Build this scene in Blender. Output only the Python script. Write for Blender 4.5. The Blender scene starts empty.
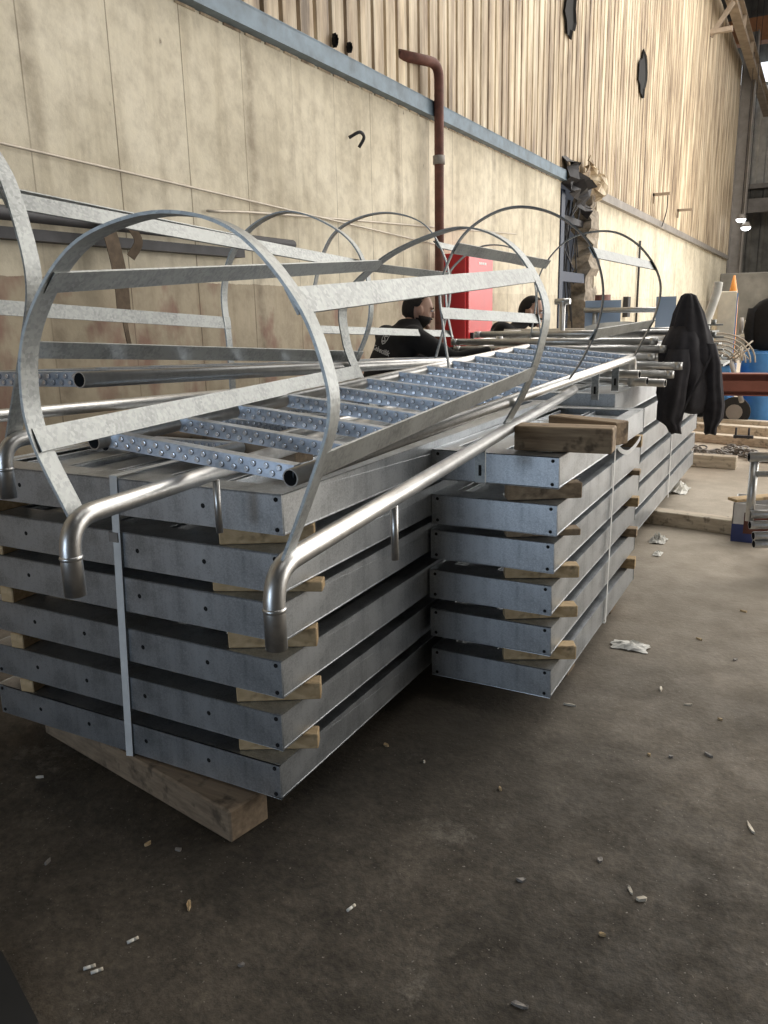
import bpy, bmesh, math, random
from mathutils import Vector, Matrix, noise
random.seed(7)
PI = math.pi
sc = bpy.context.scene
COL = sc.collection
V = Vector

# ------------------------------------------------------------------ camera
cd = bpy.data.cameras.new('camera'); cam = bpy.data.objects.new('camera', cd); COL.objects.link(cam)
RX = V((0.88196, 0.47082, -0.02184)); DN = V((0.09394, -0.221, -0.97074)); FW = V((-0.46187, 0.8541, -0.23914))
M3 = Matrix((RX, -DN, -FW)).transposed()
cam.matrix_world = Matrix.Translation((0, 0, 1.5)) @ M3.to_4x4()
cd.sensor_fit = 'HORIZONTAL'; cd.sensor_width = 36.0; cd.lens = 37.5; cd.clip_start = 0.05; cd.clip_end = 300
sc.camera = cam
# ------------------------------------------------------------------ colour management
sc.view_settings.view_transform = 'Standard'; sc.view_settings.look = 'None'
sc.view_settings.gamma = 1.0; sc.view_settings.use_curve_mapping = False
sc.view_settings.exposure = 0.0
# ------------------------------------------------------------------ world and lights
w = bpy.data.worlds.new('world'); sc.world = w; w.use_nodes = True
bg = w.node_tree.nodes['Background']; bg.inputs[0].default_value = (0.80, 0.86, 1.0, 1); bg.inputs[1].default_value = 0.075

def area(name, loc, target, sx, sy, power, color, spread=180):
    l = bpy.data.lights.new(name, 'AREA'); l.shape = 'RECTANGLE'; l.size = sx; l.size_y = sy
    l.energy = power; l.color = color; l.spread = math.radians(spread)
    o = bpy.data.objects.new(name, l); COL.objects.link(o); o.location = loc
    o.rotation_euler = (V(target) - V(loc)).to_track_quat('-Z', 'Y').to_euler()
    return o
area('roof_skylight', (3.0, 20.0, 13.2), (0.5, 18.0, 0), 14, 26, 5600, (1.0, 0.95, 0.88))
area('side_door_daylight', (7.5, 9.0, 3.6), (-3.6, 8.0, 2.2), 9, 6, 560, (1.0, 0.96, 0.90))
area('far_fill_light', (7.0, 24.0, 3.4), (-1.5, 5.0, 1.0), 10, 6, 1200, (1.0, 0.97, 0.92))  # added fill lamp, brightens the right-hand stack faces and the wall
area('rear_door_daylight', (-2.5, -5.8, 1.5), (-1.6, 2.0, 0.8), 2.1, 2.6, 120, (0.66, 0.81, 1.0))
area('near_roof_skylight', (1.5, 2.5, 10.5), (-1.5, 3.5, 0), 3, 5, 90, (1.0, 0.97, 0.92))

# ------------------------------------------------------------------ materials
def nt(name):
    m = bpy.data.materials.new(name); m.use_nodes = True
    t = m.node_tree; return m, t, t.nodes['Principled BSDF']
def N(t, typ, **kw):
    n = t.nodes.new(typ)
    for k, v in kw.items(): setattr(n, k, v)
    return n
def L(t, a, b): t.links.new(a, b)
def ramp(t, fac, stops):
    r = N(t, 'ShaderNodeValToRGB'); L(t, fac, r.inputs[0]); e = r.color_ramp.elements
    while len(e) < len(stops): e.new(0.5)
    for i, (p, c) in enumerate(stops):
        e[i].position = p; e[i].color = (*c, 1) if len(c) == 3 else c
    return r.outputs[0]
def coords(t, scale=(1, 1, 1), rot=(0, 0, 0)):
    tc = N(t, 'ShaderNodeTexCoord'); mp = N(t, 'ShaderNodeMapping'); mp.inputs['Scale'].default_value = scale
    mp.inputs['Rotation'].default_value = rot
    L(t, tc.outputs['Object'], mp.inputs[0]); return mp.outputs[0]
def wcoords(t, scale=(1, 1, 1)):
    g = N(t, 'ShaderNodeNewGeometry'); mp = N(t, 'ShaderNodeMapping'); mp.inputs['Scale'].default_value = scale
    L(t, g.outputs['Position'], mp.inputs[0]); return mp.outputs[0]
def noi(t, vec, scale, detail=4, rough=0.6):
    n = N(t, 'ShaderNodeTexNoise'); n.inputs['Scale'].default_value = scale; n.inputs['Detail'].default_value = detail
    n.inputs['Roughness'].default_value = rough; L(t, vec, n.inputs['Vector']); return n.outputs['Fac']
def mix(t, fac, a, b, mode='MIX'):
    m = N(t, 'ShaderNodeMix', data_type='RGBA', blend_type=mode)
    for sock, v in ((m.inputs[0], fac), (m.inputs[6], a), (m.inputs[7], b)):
        if isinstance(v, (int, float)): sock.default_value = v
        elif isinstance(v, tuple): sock.default_value = (*v, 1) if len(v) == 3 else v
        else: L(t, v, sock)
    return m.outputs[2]
def bump(t, b, h, s=0.3, d=0.01):
    n = N(t, 'ShaderNodeBump'); n.inputs['Strength'].default_value = s; n.inputs['Distance'].default_value = d
    L(t, h, n.inputs['Height']); L(t, n.outputs[0], b.inputs['Normal'])
def plain(name, col, rough=0.6, metal=0.0, var=0.12, scale=8):
    m, t, b = nt(name); v = coords(t); f = noi(t, v, scale)
    lo = tuple(c * (1 - var) for c in col); hi = tuple(min(1, c * (1 + var)) for c in col)
    L(t, ramp(t, f, [(0.3, lo), (0.7, hi)]), b.inputs['Base Color'])
    b.inputs['Roughness'].default_value = rough; b.inputs['Metallic'].default_value = metal
    bump(t, b, f, 0.08, 0.004); return m
def galv(name, lo, hi, rough, metal=0.85, spangle=55, streak=(2, 2, 30), rv=0.12):
    m, t, b = nt(name); v = coords(t)
    vo = N(t, 'ShaderNodeTexVoronoi'); vo.inputs['Scale'].default_value = spangle; L(t, v, vo.inputs['Vector'])
    bw = N(t, 'ShaderNodeSeparateColor'); L(t, vo.outputs['Color'], bw.inputs[0])
    n1 = noi(t, v, 9, 5); n2 = noi(t, coords(t, streak), 3, 3)
    a = N(t, 'ShaderNodeMath', operation='MULTIPLY_ADD'); L(t, bw.outputs[0], a.inputs[0]); a.inputs[1].default_value = 0.28; L(t, n1, a.inputs[2])
    a2 = N(t, 'ShaderNodeMath', operation='MULTIPLY_ADD'); L(t, n2, a2.inputs[0]); a2.inputs[1].default_value = 0.5; L(t, a.outputs[0], a2.inputs[2])
    L(t, ramp(t, a2.outputs[0], [(0.55, lo), (1.15, hi)]), b.inputs['Base Color'])
    r = N(t, 'ShaderNodeMapRange'); L(t, n1, r.inputs[0]); r.inputs[3].default_value = rough - rv; r.inputs[4].default_value = rough + rv
    L(t, r.outputs[0], b.inputs['Roughness']); b.inputs['Metallic'].default_value = metal
    bump(t, b, n1, 0.06, 0.003); return m
M = {}
M['frame'] = galv('galvanised_frame_steel', (0.34, 0.37, 0.40), (0.58, 0.61, 0.64), 0.40, 0.9, 260, (14, 14, 0.5), 0.09)
M['bar'] = galv('galvanised_flat_bar', (0.21, 0.22, 0.22), (0.38, 0.395, 0.39), 0.50, 0.75, 130, (1, 1, 1))
M['tube'] = galv('galvanised_tube', (0.50, 0.50, 0.495), (0.64, 0.64, 0.63), 0.36, 0.92, 90, (1, 1, 1), 0.06)
M['rung'] = galv('galvanised_rung', (0.34, 0.385, 0.45), (0.56, 0.61, 0.69), 0.36, 0.85, 110, (1, 1, 1))
M['dimple'] = plain('dimple_glint', (0.80, 0.84, 0.90), 0.25, 0.8, 0.1)  # pale base colour stands in for highlights on the rung dimples
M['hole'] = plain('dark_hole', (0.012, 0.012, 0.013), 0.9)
M['bolt'] = plain('zinc_bolt', (0.16, 0.17, 0.18), 0.4, 0.8)
def wood(name, lo, hi):
    m, t, b = nt(name); v = coords(t, (2, 22, 22)); f = noi(t, v, 2.2, 5)
    g = noi(t, coords(t), 14, 3)
    c = ramp(t, f, [(0.3, lo), (0.7, hi)])
    c = mix(t, ramp(t, g, [(0.56, (0, 0, 0)), (0.68, (0.75, 0.75, 0.75))]), c, tuple(x * 0.35 for x in lo))
    L(t, c, b.inputs['Base Color']); b.inputs['Roughness'].default_value = 0.8; bump(t, b, f, 0.25, 0.004); return m
M['wood'] = wood('spacer_pine', (0.42, 0.29, 0.15), (0.66, 0.50, 0.30))
M['oldwood'] = wood('weathered_timber', (0.20, 0.14, 0.09), (0.50, 0.38, 0.25))
M['palewood'] = wood('pale_timber', (0.48, 0.40, 0.30), (0.74, 0.66, 0.54))
M['darkwood'] = wood('dark_timber', (0.17, 0.125, 0.085), (0.33, 0.25, 0.17))
M['strap'] = plain('white_strap_plastic', (0.78, 0.80, 0.80), 0.4)
# floor
m, t, b = nt('dirty_concrete_floor'); v = wcoords(t)
f1 = noi(t, v, 0.7, 8, 0.65); f2 = noi(t, v, 6, 8, 0.7); f3 = noi(t, v, 45, 3, 0.7)
base = ramp(t, f1, [(0.36, (0.050, 0.043, 0.033)), (0.50, (0.078, 0.067, 0.052)), (0.53, (0.105, 0.090, 0.071)), (0.66, (0.135, 0.115, 0.091))])
base = mix(t, 0.8, base, ramp(t, f2, [(0.34, (0.42, 0.41, 0.40)), (0.62, (1.0, 0.97, 0.94)), (0.80, (1.35, 1.3, 1.22))]), 'MULTIPLY')
base = mix(t, 0.6, base, ramp(t, f3, [(0.35, (0.4, 0.4, 0.4)), (0.7, (1.3, 1.27, 1.22))]), 'MULTIPLY')
fs = noi(t, v, 95, 2, 0.5); base = mix(t, ramp(t, fs, [(0.69, (0, 0, 0)), (0.74, (0.7, 0.7, 0.7))]), base, (0.34, 0.31, 0.27))
fk = noi(t, v, 3.1, 6, 0.75); base = mix(t, ramp(t, fk, [(0.495, (0, 0, 0)), (0.503, (0.55, 0.55, 0.55)), (0.512, (0, 0, 0))]), base, (0.02, 0.017, 0.014))
fh = noi(t, v, 1.9, 9, 0.8); base = mix(t, ramp(t, fh, [(0.58, (0, 0, 0)), (0.66, (0.55, 0.55, 0.55))]), base, (0.24, 0.215, 0.18))
# light falloff painted into the floor: paler into the hall, darker near the stack
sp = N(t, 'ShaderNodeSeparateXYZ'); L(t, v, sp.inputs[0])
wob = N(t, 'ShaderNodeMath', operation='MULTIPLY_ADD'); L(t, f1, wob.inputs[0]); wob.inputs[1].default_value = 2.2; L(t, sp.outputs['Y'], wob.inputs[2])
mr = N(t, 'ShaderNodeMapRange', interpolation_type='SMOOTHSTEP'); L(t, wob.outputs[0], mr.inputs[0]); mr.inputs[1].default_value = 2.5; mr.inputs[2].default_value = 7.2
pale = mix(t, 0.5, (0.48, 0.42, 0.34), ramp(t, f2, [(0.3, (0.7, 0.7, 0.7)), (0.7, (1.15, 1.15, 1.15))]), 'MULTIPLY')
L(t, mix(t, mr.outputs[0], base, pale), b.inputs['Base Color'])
r = ramp(t, f2, [(0.35, (0.95, 0.95, 0.95)), (0.6, (0.72, 0.72, 0.72))]); L(t, r, b.inputs['Roughness'])
mm = N(t, 'ShaderNodeMath', operation='ADD'); L(t, f2, mm.inputs[0]); L(t, f3, mm.inputs[1]); bump(t, b, mm.outputs[0], 0.22, 0.02)
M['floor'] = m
# concrete wall
m, t, b = nt('board_marked_concrete'); v = wcoords(t); sp = N(t, 'ShaderNodeSeparateXYZ'); L(t, v, sp.inputs[0])
f1 = noi(t, v, 0.9, 8, 0.6); f2 = noi(t, v, 7, 6, 0.65); st = noi(t, wcoords(t, (1, 3.5, 0.35)), 2.0, 5)
c = ramp(t, f1, [(0.3, (0.53, 0.475, 0.365)), (0.5, (0.70, 0.64, 0.505)), (0.7, (0.82, 0.76, 0.62))])
c = mix(t, 0.55, c, ramp(t, f2, [(0.32, (0.62, 0.60, 0.58)), (0.55, (1, 1, 1)), (0.7, (1.08, 1.08, 1.06))]), 'MULTIPLY')
c = mix(t, 0.5, c, ramp(t, st, [(0.3, (0.6, 0.57, 0.52)), (0.5, (1, 1, 1))]), 'MULTIPLY')
# panel joints every 0.55 m
md = N(t, 'ShaderNodeMath', operation='MODULO'); ad = N(t, 'ShaderNodeMath', operation='ADD'); L(t, sp.outputs['Y'], ad.inputs[0]); ad.inputs[1].default_value = 8.263
L(t, ad.outputs[0], md.inputs[0]); md.inputs[1].default_value = 0.593
jl = N(t, 'ShaderNodeMath', operation='LESS_THAN'); L(t, md.outputs[0], jl.inputs[0]); jl.inputs[1].default_value = 0.009
js = N(t, 'ShaderNodeMath', operation='MULTIPLY'); L(t, jl.outputs[0], js.inputs[0]); L(t, ramp(t, st, [(0.4, (0.9, 0.9, 0.9)), (0.65, (0.15, 0.15, 0.15))]), js.inputs[1])
c = mix(t, js.outputs[0], c, (0.20, 0.16, 0.11))
# broad water stains running down at a few places
for (yc, wd, am) in ((4.86, 0.085, 0.75), (7.07, 0.11, 0.6), (3.05, 0.10, 0.5), (5.35, 0.05, 0.3), (9.6, 0.12, 0.45), (11.4, 0.1, 0.4)):
    sb = N(t, 'ShaderNodeMath', operation='SUBTRACT'); L(t, sp.outputs['Y'], sb.inputs[0]); sb.inputs[1].default_value = yc
    ab = N(t, 'ShaderNodeMath', operation='ABSOLUTE'); L(t, sb.outputs[0], ab.inputs[0])
    ms = N(t, 'ShaderNodeMapRange', interpolation_type='SMOOTHSTEP'); L(t, ab.outputs[0], ms.inputs[0]); ms.inputs[1].default_value = 0.0; ms.inputs[2].default_value = wd; ms.inputs[3].default_value = am; ms.inputs[4].default_value = 0
    mu = N(t, 'ShaderNodeMath', operation='MULTIPLY'); L(t, ms.outputs[0], mu.inputs[0]); L(t, ramp(t, f2, [(0.3, (1, 1, 1)), (0.7, (0.25, 0.25, 0.25))]), mu.inputs[1])
    c = mix(t, mu.outputs[0], c, (0.25, 0.205, 0.15))
# chips and pock marks
vo = N(t, 'ShaderNodeTexVoronoi'); vo.inputs['Scale'].default_value = 3.2; L(t, wcoords(t, (1, 1, 0.7)), vo.inputs['Vector'])
pk = ramp(t, vo.outputs['Distance'], [(0.03, (1, 1, 1)), (0.075, (0, 0, 0))])
c = mix(t, mix(t, ramp(t, f2, [(0.5, (0, 0, 0)), (0.6, (1, 1, 1))]), (0, 0, 0), pk), c, (0.16, 0.12, 0.08))
# grimy lower band below the shuttering seam at 1.72 m, with reddish paint marks
zz = N(t, 'ShaderNodeMath', operation='MULTIPLY_ADD'); L(t, f2, zz.inputs[0]); zz.inputs[1].default_value = 0.03; L(t, sp.outputs['Z'], zz.inputs[2])
yb = N(t, 'ShaderNodeMapRange', interpolation_type='SMOOTHSTEP'); L(t, sp.outputs['Y'], yb.inputs[0]); yb.inputs[1].default_value = 5.5; yb.inputs[2].default_value = 8.5; yb.inputs[3].default_value = 1; yb.inputs[4].default_value = 0.2
lb = N(t, 'ShaderNodeMath', operation='LESS_THAN'); L(t, zz.outputs[0], lb.inputs[0]); lb.inputs[1].default_value = 1.745
lm = N(t, 'ShaderNodeMath', operation='MULTIPLY'); L(t, lb.outputs[0], lm.inputs[0]); L(t, yb.outputs[0], lm.inputs[1])
c = mix(t, lm.outputs[0], c, mix(t, 1.0, c, (0.62, 0.58, 0.54), 'MULTIPLY'))
rd = noi(t, wcoords(t, (1, 2.2, 1.2)), 1.3, 4)
rm = N(t, 'ShaderNodeMath', operation='MULTIPLY'); L(t, lm.outputs[0], rm.inputs[0]); L(t, ramp(t, rd, [(0.50, (0, 0, 0)), (0.60, (0.6, 0.6, 0.6))]), rm.inputs[1])
c = mix(t, rm.outputs[0], c, (0.22, 0.09, 0.075))
L(t, c, b.inputs['Base Color']); b.inputs['Roughness'].default_value = 0.85; bump(t, b, f2, 0.3, 0.02); M['concrete'] = m
# corrugated cladding
m, t, b = nt('weathered_cladding'); v = wcoords(t)
f1 = noi(t, wcoords(t, (1, 3.2, 0.5)), 1.3, 6, 0.65); f2 = noi(t, wcoords(t, (0.2, 4.4, 0.10)), 2, 4, 0.7); f3 = noi(t, v, 0.35, 4)
c = ramp(t, f1, [(0.34, (0.20, 0.15, 0.10)), (0.43, (0.40, 0.31, 0.215)), (0.52, (0.56, 0.46, 0.325)), (0.64, (0.78, 0.69, 0.53))])
c = mix(t, 0.65, c, ramp(t, f2, [(0.36, (0.42, 0.37, 0.33)), (0.52, (1, 1, 1)), (0.68, (1.25, 1.22, 1.12))]), 'MULTIPLY')
c = mix(t, 0.6, c, ramp(t, f3, [(0.35, (0.7, 0.68, 0.66)), (0.6, (1.05, 1.05, 1.05))]), 'MULTIPLY')
L(t, c, b.inputs['Base Color']); b.inputs['Roughness'].default_value = 0.6; M['clad'] = m
M['rail'] = plain('blue_grey_painted_steel', (0.12, 0.17, 0.215), 0.5, 0.2, 0.35, 5)
M['darksteel'] = plain('dark_steel', (0.045, 0.045, 0.05), 0.6, 0.3, 0.3)
M['rust'] = plain('rusty_pipe', (0.14, 0.055, 0.04), 0.65, 0.1, 0.3, 12)
M['red'] = plain('red_enamel', (0.62, 0.035, 0.04), 0.35, 0, 0.12, 3)
M['white'] = plain('white_paint', (0.8, 0.8, 0.8), 0.5)
M['navy'] = plain('navy_painted_steel', (0.015, 0.028, 0.065), 0.5)
M['palepanel'] = plain('pale_dusty_panel', (0.52, 0.50, 0.45), 0.7, 0, 0.3, 3)
M['black'] = plain('black_cloth', (0.011, 0.011, 0.012), 0.95, 0, 0.3, 20)
M['jacket'] = plain('charcoal_fleece', (0.042, 0.040, 0.046), 0.95, 0, 0.35, 14)
M['skin'] = plain('skin', (0.50, 0.30, 0.22), 0.5, 0, 0.1, 9)
M['hair'] = plain('black_hair', (0.016, 0.012, 0.010), 0.8, 0, 0.4, 60)
M['trouser'] = plain('dark_blue_cloth', (0.03, 0.035, 0.05), 0.9)
M['boot'] = plain('black_leather', (0.02, 0.018, 0.016), 0.5)
M['logo'] = plain('grey_print', (0.5, 0.5, 0.5), 0.7)
M['blue'] = plain('blue_machine_paint', (0.09, 0.30, 0.68), 0.4, 0, 0.2, 4)
M['paleblue'] = plain('pale_blue_paint', (0.42, 0.54, 0.72), 0.5, 0, 0.1, 3)
M['beige'] = plain('cream_enamel', (0.74, 0.68, 0.54), 0.5)
M['primer'] = plain('red_oxide_primer', (0.26, 0.095, 0.07), 0.6, 0, 0.2, 5)
M['rubber'] = plain('black_rubber', (0.02, 0.02, 0.02), 0.8)
M['orange'] = plain('orange_paint', (0.85, 0.33, 0.06), 0.5)
M['girder'] = plain('faded_orange_paint', (0.50, 0.24, 0.12), 0.6)
M['brownsteel'] = plain('brown_painted_steel', (0.36, 0.295, 0.23), 0.6, 0.1, 0.25, 3)
M['greysteel'] = plain('grey_painted_steel', (0.27, 0.25, 0.23), 0.6, 0.1, 0.2, 3)
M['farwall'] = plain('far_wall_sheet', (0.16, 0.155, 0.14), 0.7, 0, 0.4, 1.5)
M['paper'] = plain('crumpled_white_film', (0.78, 0.77, 0.72), 0.6, 0, 0.15, 10)
M['litter'] = plain('pale_litter', (0.66, 0.60, 0.50), 0.7, 0, 0.2, 30)
M['plaster'] = plain('broken_rubble', (0.30, 0.26, 0.21), 0.9, 0, 0.5, 9)
M['webbing'] = plain('brown_webbing', (0.13, 0.095, 0.065), 0.9, 0, 0.3, 20)
M['cardblue'] = plain('blue_printed_card', (0.05, 0.07, 0.22), 0.6)
M['roof'] = plain('dark_roof_sheet', (0.05, 0.065, 0.085), 0.6, 0.1, 0.3, 2)
M['wire'] = plain('pale_wire', (0.50, 0.45, 0.38), 0.5, 0.3)
def emit(name, col, s):
    m, t, b = nt(name); b.inputs['Emission Color'].default_value = (*col, 1); b.inputs['Emission Strength'].default_value = s
    b.inputs['Base Color'].default_value = (*col, 1); return m
M['daylight'] = emit('daylight_glazing', (0.86, 0.93, 1.0), 1.6)
M['lamp'] = emit('lamp_glow', (0.95, 0.98, 1.0), 6)
M['translucent'] = plain('translucent_sheet', (0.62, 0.60, 0.55), 0.6, 0, 0.2, 3)

# ------------------------------------------------------------------ mesh builder
class MB:
    def __init__(s): s.v = []; s.f = []; s.mi = []; s.cur = 0; s.sm = []
    def add(s, vs, fs, smooth=False):
        o = len(s.v); s.v += [V(p) for p in vs]
        for f in fs: s.f.append([i + o for i in f]); s.mi.append(s.cur); s.sm.append(smooth)
    def box(s, c, size, rot=None, bev=0):
        x, y, z = [a / 2 for a in size]; R = rot if rot is not None else Matrix.Identity(3)
        if isinstance(rot, (int, float)): R = Matrix.Rotation(rot, 3, 'Z')
        if bev:
            bm = bmesh.new(); bmesh.ops.create_cube(bm, size=1)
            for q in bm.verts: q.co = V((q.co.x * size[0], q.co.y * size[1], q.co.z * size[2]))
            bmesh.ops.bevel(bm, geom=bm.edges[:], offset=bev, segments=1, affect='EDGES')
            bm.verts.index_update()
            s.add([V(c) + R @ q.co for q in bm.verts], [[q.index for q in f.verts] for f in bm.faces]); bm.free(); return s
        P = [V(c) + R @ V((a, b, d)) for d in (-z, z) for b in (-y, y) for a in (-x, x)]
        s.add(P, [(0, 2, 3, 1), (4, 5, 7, 6), (0, 1, 5, 4), (2, 6, 7, 3), (0, 4, 6, 2), (1, 3, 7, 5)]); return s
    def bb(s, a, b, bev=0):
        a = V(a); b = V(b); return s.box((a + b) / 2, [abs(b[i] - a[i]) for i in range(3)], None, bev)
    def tube(s, path, r, seg=16, caps='hollow', wall=0.003, radii=None):
        path = [V(p) for p in path]; n = len(path)
        T = [(path[min(i + 1, n - 1)] - path[max(i - 1, 0)]).normalized() for i in range(n)]
        up = V((0, 0, 1)) if abs(T[0].z) < 0.9 else V((1, 0, 0))
        A = T[0].cross(up).normalized(); rings = []
        for i in range(n):
            A = (A - T[i] * A.dot(T[i])).normalized(); B = T[i].cross(A)
            rr = radii[i] if radii else r
            rings.append([(A, B, rr)])
        def ring(i, rr, off=0.0):
            A, B, _ = rings[i][0]
            return [path[i] + T[i] * off + (A * math.cos(2 * PI * k / seg) + B * math.sin(2 * PI * k / seg)) * rr for k in range(seg)]
        vs = []
        for i in range(n): vs += ring(i, rings[i][0][2])
        fs = [(i * seg + k, (i + 1) * seg + k, (i + 1) * seg + (k + 1) % seg, i * seg + (k + 1) % seg) for i in range(n - 1) for k in range(seg)]
        s.add(vs, fs, True)
        for e, i, sg in ((0, 0, 1), (1, n - 1, -1)):
            if caps == 'hollow':
                rr = rings[i][0][2]
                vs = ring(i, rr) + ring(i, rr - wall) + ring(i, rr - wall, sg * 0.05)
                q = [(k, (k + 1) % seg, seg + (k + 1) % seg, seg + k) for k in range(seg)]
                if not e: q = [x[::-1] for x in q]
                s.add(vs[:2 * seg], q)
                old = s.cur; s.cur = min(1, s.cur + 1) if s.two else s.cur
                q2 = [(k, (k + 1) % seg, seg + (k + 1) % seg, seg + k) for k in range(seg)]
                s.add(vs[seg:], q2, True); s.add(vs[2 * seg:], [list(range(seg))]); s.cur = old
            else:
                vs = ring(i, rings[i][0][2]); f = list(range(seg)); s.add(vs, [f if e else f[::-1]])
        return s
    two = False
    def strip(s, path, widths, normal=None, w=0.05, th=0.006):
        """flat bar: width direction 'widths' (vector), thickness across it"""
        path = [V(p) for p in path]; n = len(path); W = V(widths).normalized()
        vs = []
        for i in range(n):
            T = (path[min(i + 1, n - 1)] - path[max(i - 1, 0)]).normalized()
            Wd = (W - T * W.dot(T)).normalized(); Q = T.cross(Wd).normalized()
            for a, b2 in ((-1, -1), (1, -1), (1, 1), (-1, 1)): vs.append(path[i] + Wd * a * w / 2 + Q * b2 * th / 2)
        fs = [(i * 4 + k, i * 4 + (k + 1) % 4, i * 4 + 4 + (k + 1) % 4, i * 4 + 4 + k) for i in range(n - 1) for k in range(4)]
        fs += [(3, 2, 1, 0), tuple((n - 1) * 4 + k for k in range(4))]
        s.add(vs, fs); return s
    def ball(s, c, rx, ry, rz, seg=16, rings=10, R=None, fn=None):
        vs = []; R = R or Matrix.Identity(3)
        for i in range(rings + 1):
            th = PI * i / rings
            for k in range(seg):
                ph = 2 * PI * k / seg; p = V((rx * math.sin(th) * math.cos(ph), ry * math.sin(th) * math.sin(ph), rz * math.cos(th)))
                if fn: p = fn(p)
                vs.append(V(c) + R @ p)
        fs = [(i * seg + k, (i + 1) * seg + k, (i + 1) * seg + (k + 1) % seg, i * seg + (k + 1) % seg) for i in range(rings) for k in range(seg)]
        s.add(vs, fs, True); return s
    def disc(s, c, r, nrm, th=0.003, seg=12):
        nrm = V(nrm).normalized(); s.tube([V(c), V(c) + nrm * th], r, seg, caps='flat'); return s
    def build(s, name, mats, parent=None, origin=None):
        me = bpy.data.meshes.new(name)
        if parent is not None: O = V(parent.get('_o', (0, 0, 0)))
        elif origin is not None: O = V(origin)
        else:
            lo = [min(p[i] for p in s.v) for i in range(3)]; hi = [max(p[i] for p in s.v) for i in range(3)]
            O = V(((lo[0] + hi[0]) / 2, (lo[1] + hi[1]) / 2, lo[2]))
        me.from_pydata([tuple(p - O) for p in s.v], [], s.f)
        if not isinstance(mats, (list, tuple)): mats = [mats]
        for q in mats: me.materials.append(M[q] if isinstance(q, str) else q)
        for i, p in enumerate(me.polygons): p.material_index = min(s.mi[i], len(mats) - 1); p.use_smooth = s.sm[i]
        bm = bmesh.new(); bm.from_mesh(me); bmesh.ops.remove_doubles(bm, verts=bm.verts, dist=1e-5)
        bmesh.ops.recalc_face_normals(bm, faces=bm.faces[:]); bm.to_mesh(me); bm.free()
        o = bpy.data.objects.new(name, me); COL.objects.link(o)
        if parent is not None: o.parent = parent; o['_o'] = tuple(O)
        else: o.location = O; o['_o'] = tuple(O)
        return o
def thing(name, label, cat, loc=(0, 0, 0), group=None):
    o = bpy.data.objects.new(name, None); COL.objects.link(o); o.location = loc; o['_o'] = tuple(loc)
    o.empty_display_size = 0.1; o['label'] = label; o['category'] = cat
    if group: o['group'] = group
    return o
def tag(o, label, cat, group=None, kind=None):
    o['label'] = label; o['category'] = cat
    if group: o['group'] = group
    if kind: o['kind'] = kind
    return o
def struct(o, label=None):
    o['kind'] = 'structure'
    if label: o['label'] = label
    return o
def copy_tree(o, parent=None):
    c = o.copy(); COL.objects.link(c)
    if parent is not None: c.parent = parent
    for ch in list(o.children): copy_tree(ch, c)
    return c
def catmull(pts, n=6):
    P = [V(p) for p in pts]; P = [P[0] * 2 - P[1]] + P + [P[-1] * 2 - P[-2]]; out = []
    for i in range(1, len(P) - 2):
        for k in range(n):
            u = k / n; a, b, c, d = P[i - 1], P[i], P[i + 1], P[i + 2]
            out.append(0.5 * ((2 * b) + (c - a) * u + (2 * a - 5 * b + 4 * c - d) * u * u + (3 * b - a - 3 * c + d) * u ** 3))
    out.append(P[-2]); return out
def bend(p0, corner, p1, r, n=8):
    p0, c, p1 = V(p0), V(corner), V(p1); a = (p0 - c).normalized(); b = (p1 - c).normalized()
    s0 = c + a * r; s1 = c + b * r; out = [p0]
    for i in range(n + 1):
        u = i / n; out.append(s0 * (1 - u) ** 2 + c * 2 * u * (1 - u) + s1 * u * u)
    out.append(p1); return out

# ------------------------------------------------------------------ setting
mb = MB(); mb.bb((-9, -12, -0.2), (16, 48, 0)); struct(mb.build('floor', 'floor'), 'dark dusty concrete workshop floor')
WX = -3.6
mb = MB(); mb.bb((WX - 0.3, -6, 0), (WX, 12.36, 3.36)); mb.bb((WX - 0.3, 14.55, 0), (WX, 35.7, 3.32))
struct(mb.build('wall_left', 'concrete'), 'pale board-marked concrete wall')
# upper corrugated cladding
prof = [(0, 0.026), (0.168, 0.026), (0.182, 0), (0.210, 0), (0.226, 0.026)]
mb = MB(); vs = []; y = -6.0; k = 0
while y < 35.6:
    for a, d in prof[:-1]:
        vs.append((y + a, WX - 0.02 + d))
    y += 0.226
vs.append((y, WX - 0.02)); n = len(vs)
P = [(x, yy, z) for z in (3.34, 10.4) for yy, x in vs]
mb.add(P, [(i, i + 1, n + i + 1, n + i) for i in range(n - 1)])
clad = struct(mb.build('wall_left_upper', 'clad', origin=(0, 0, 0)), 'beige weathered corrugated cladding above the concrete')
sol = clad.modifiers.new('thick', 'SOLIDIFY'); sol.thickness = 0.004
def torn(cy, cz, ry, rz, seed):
    rnd = random.Random(seed); mb = MB(); pts = []
    for k in range(18):
        a = 2 * PI * k / 18; q = 0.75 + 0.45 * rnd.random(); pts.append((math.cos(a) * ry * q, math.sin(a) * rz * q))
    n = len(pts)
    mb.add([(WX + 0.020, cy + p[0], cz + p[1]) for p in pts], [list(range(n))])
    mb.add([(WX + 0.020, cy + p[0], cz + p[1]) for p in pts] + [(WX + 0.055, cy + p[0] * 1.15, cz + p[1] * 1.06) for p in pts],
           [(k, (k + 1) % n, n + (k + 1) % n, n + k) for k in range(n)])
    mb.build('torn_hole', 'hole', clad)
torn(12.45, 5.70, 0.24, 0.42, 3); torn(17.6, 5.92, 0.34, 0.38, 5); torn(5.96, 3.585, 0.022, 0.045, 8); torn(6.18, 3.59, 0.022, 0.035, 9)
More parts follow.
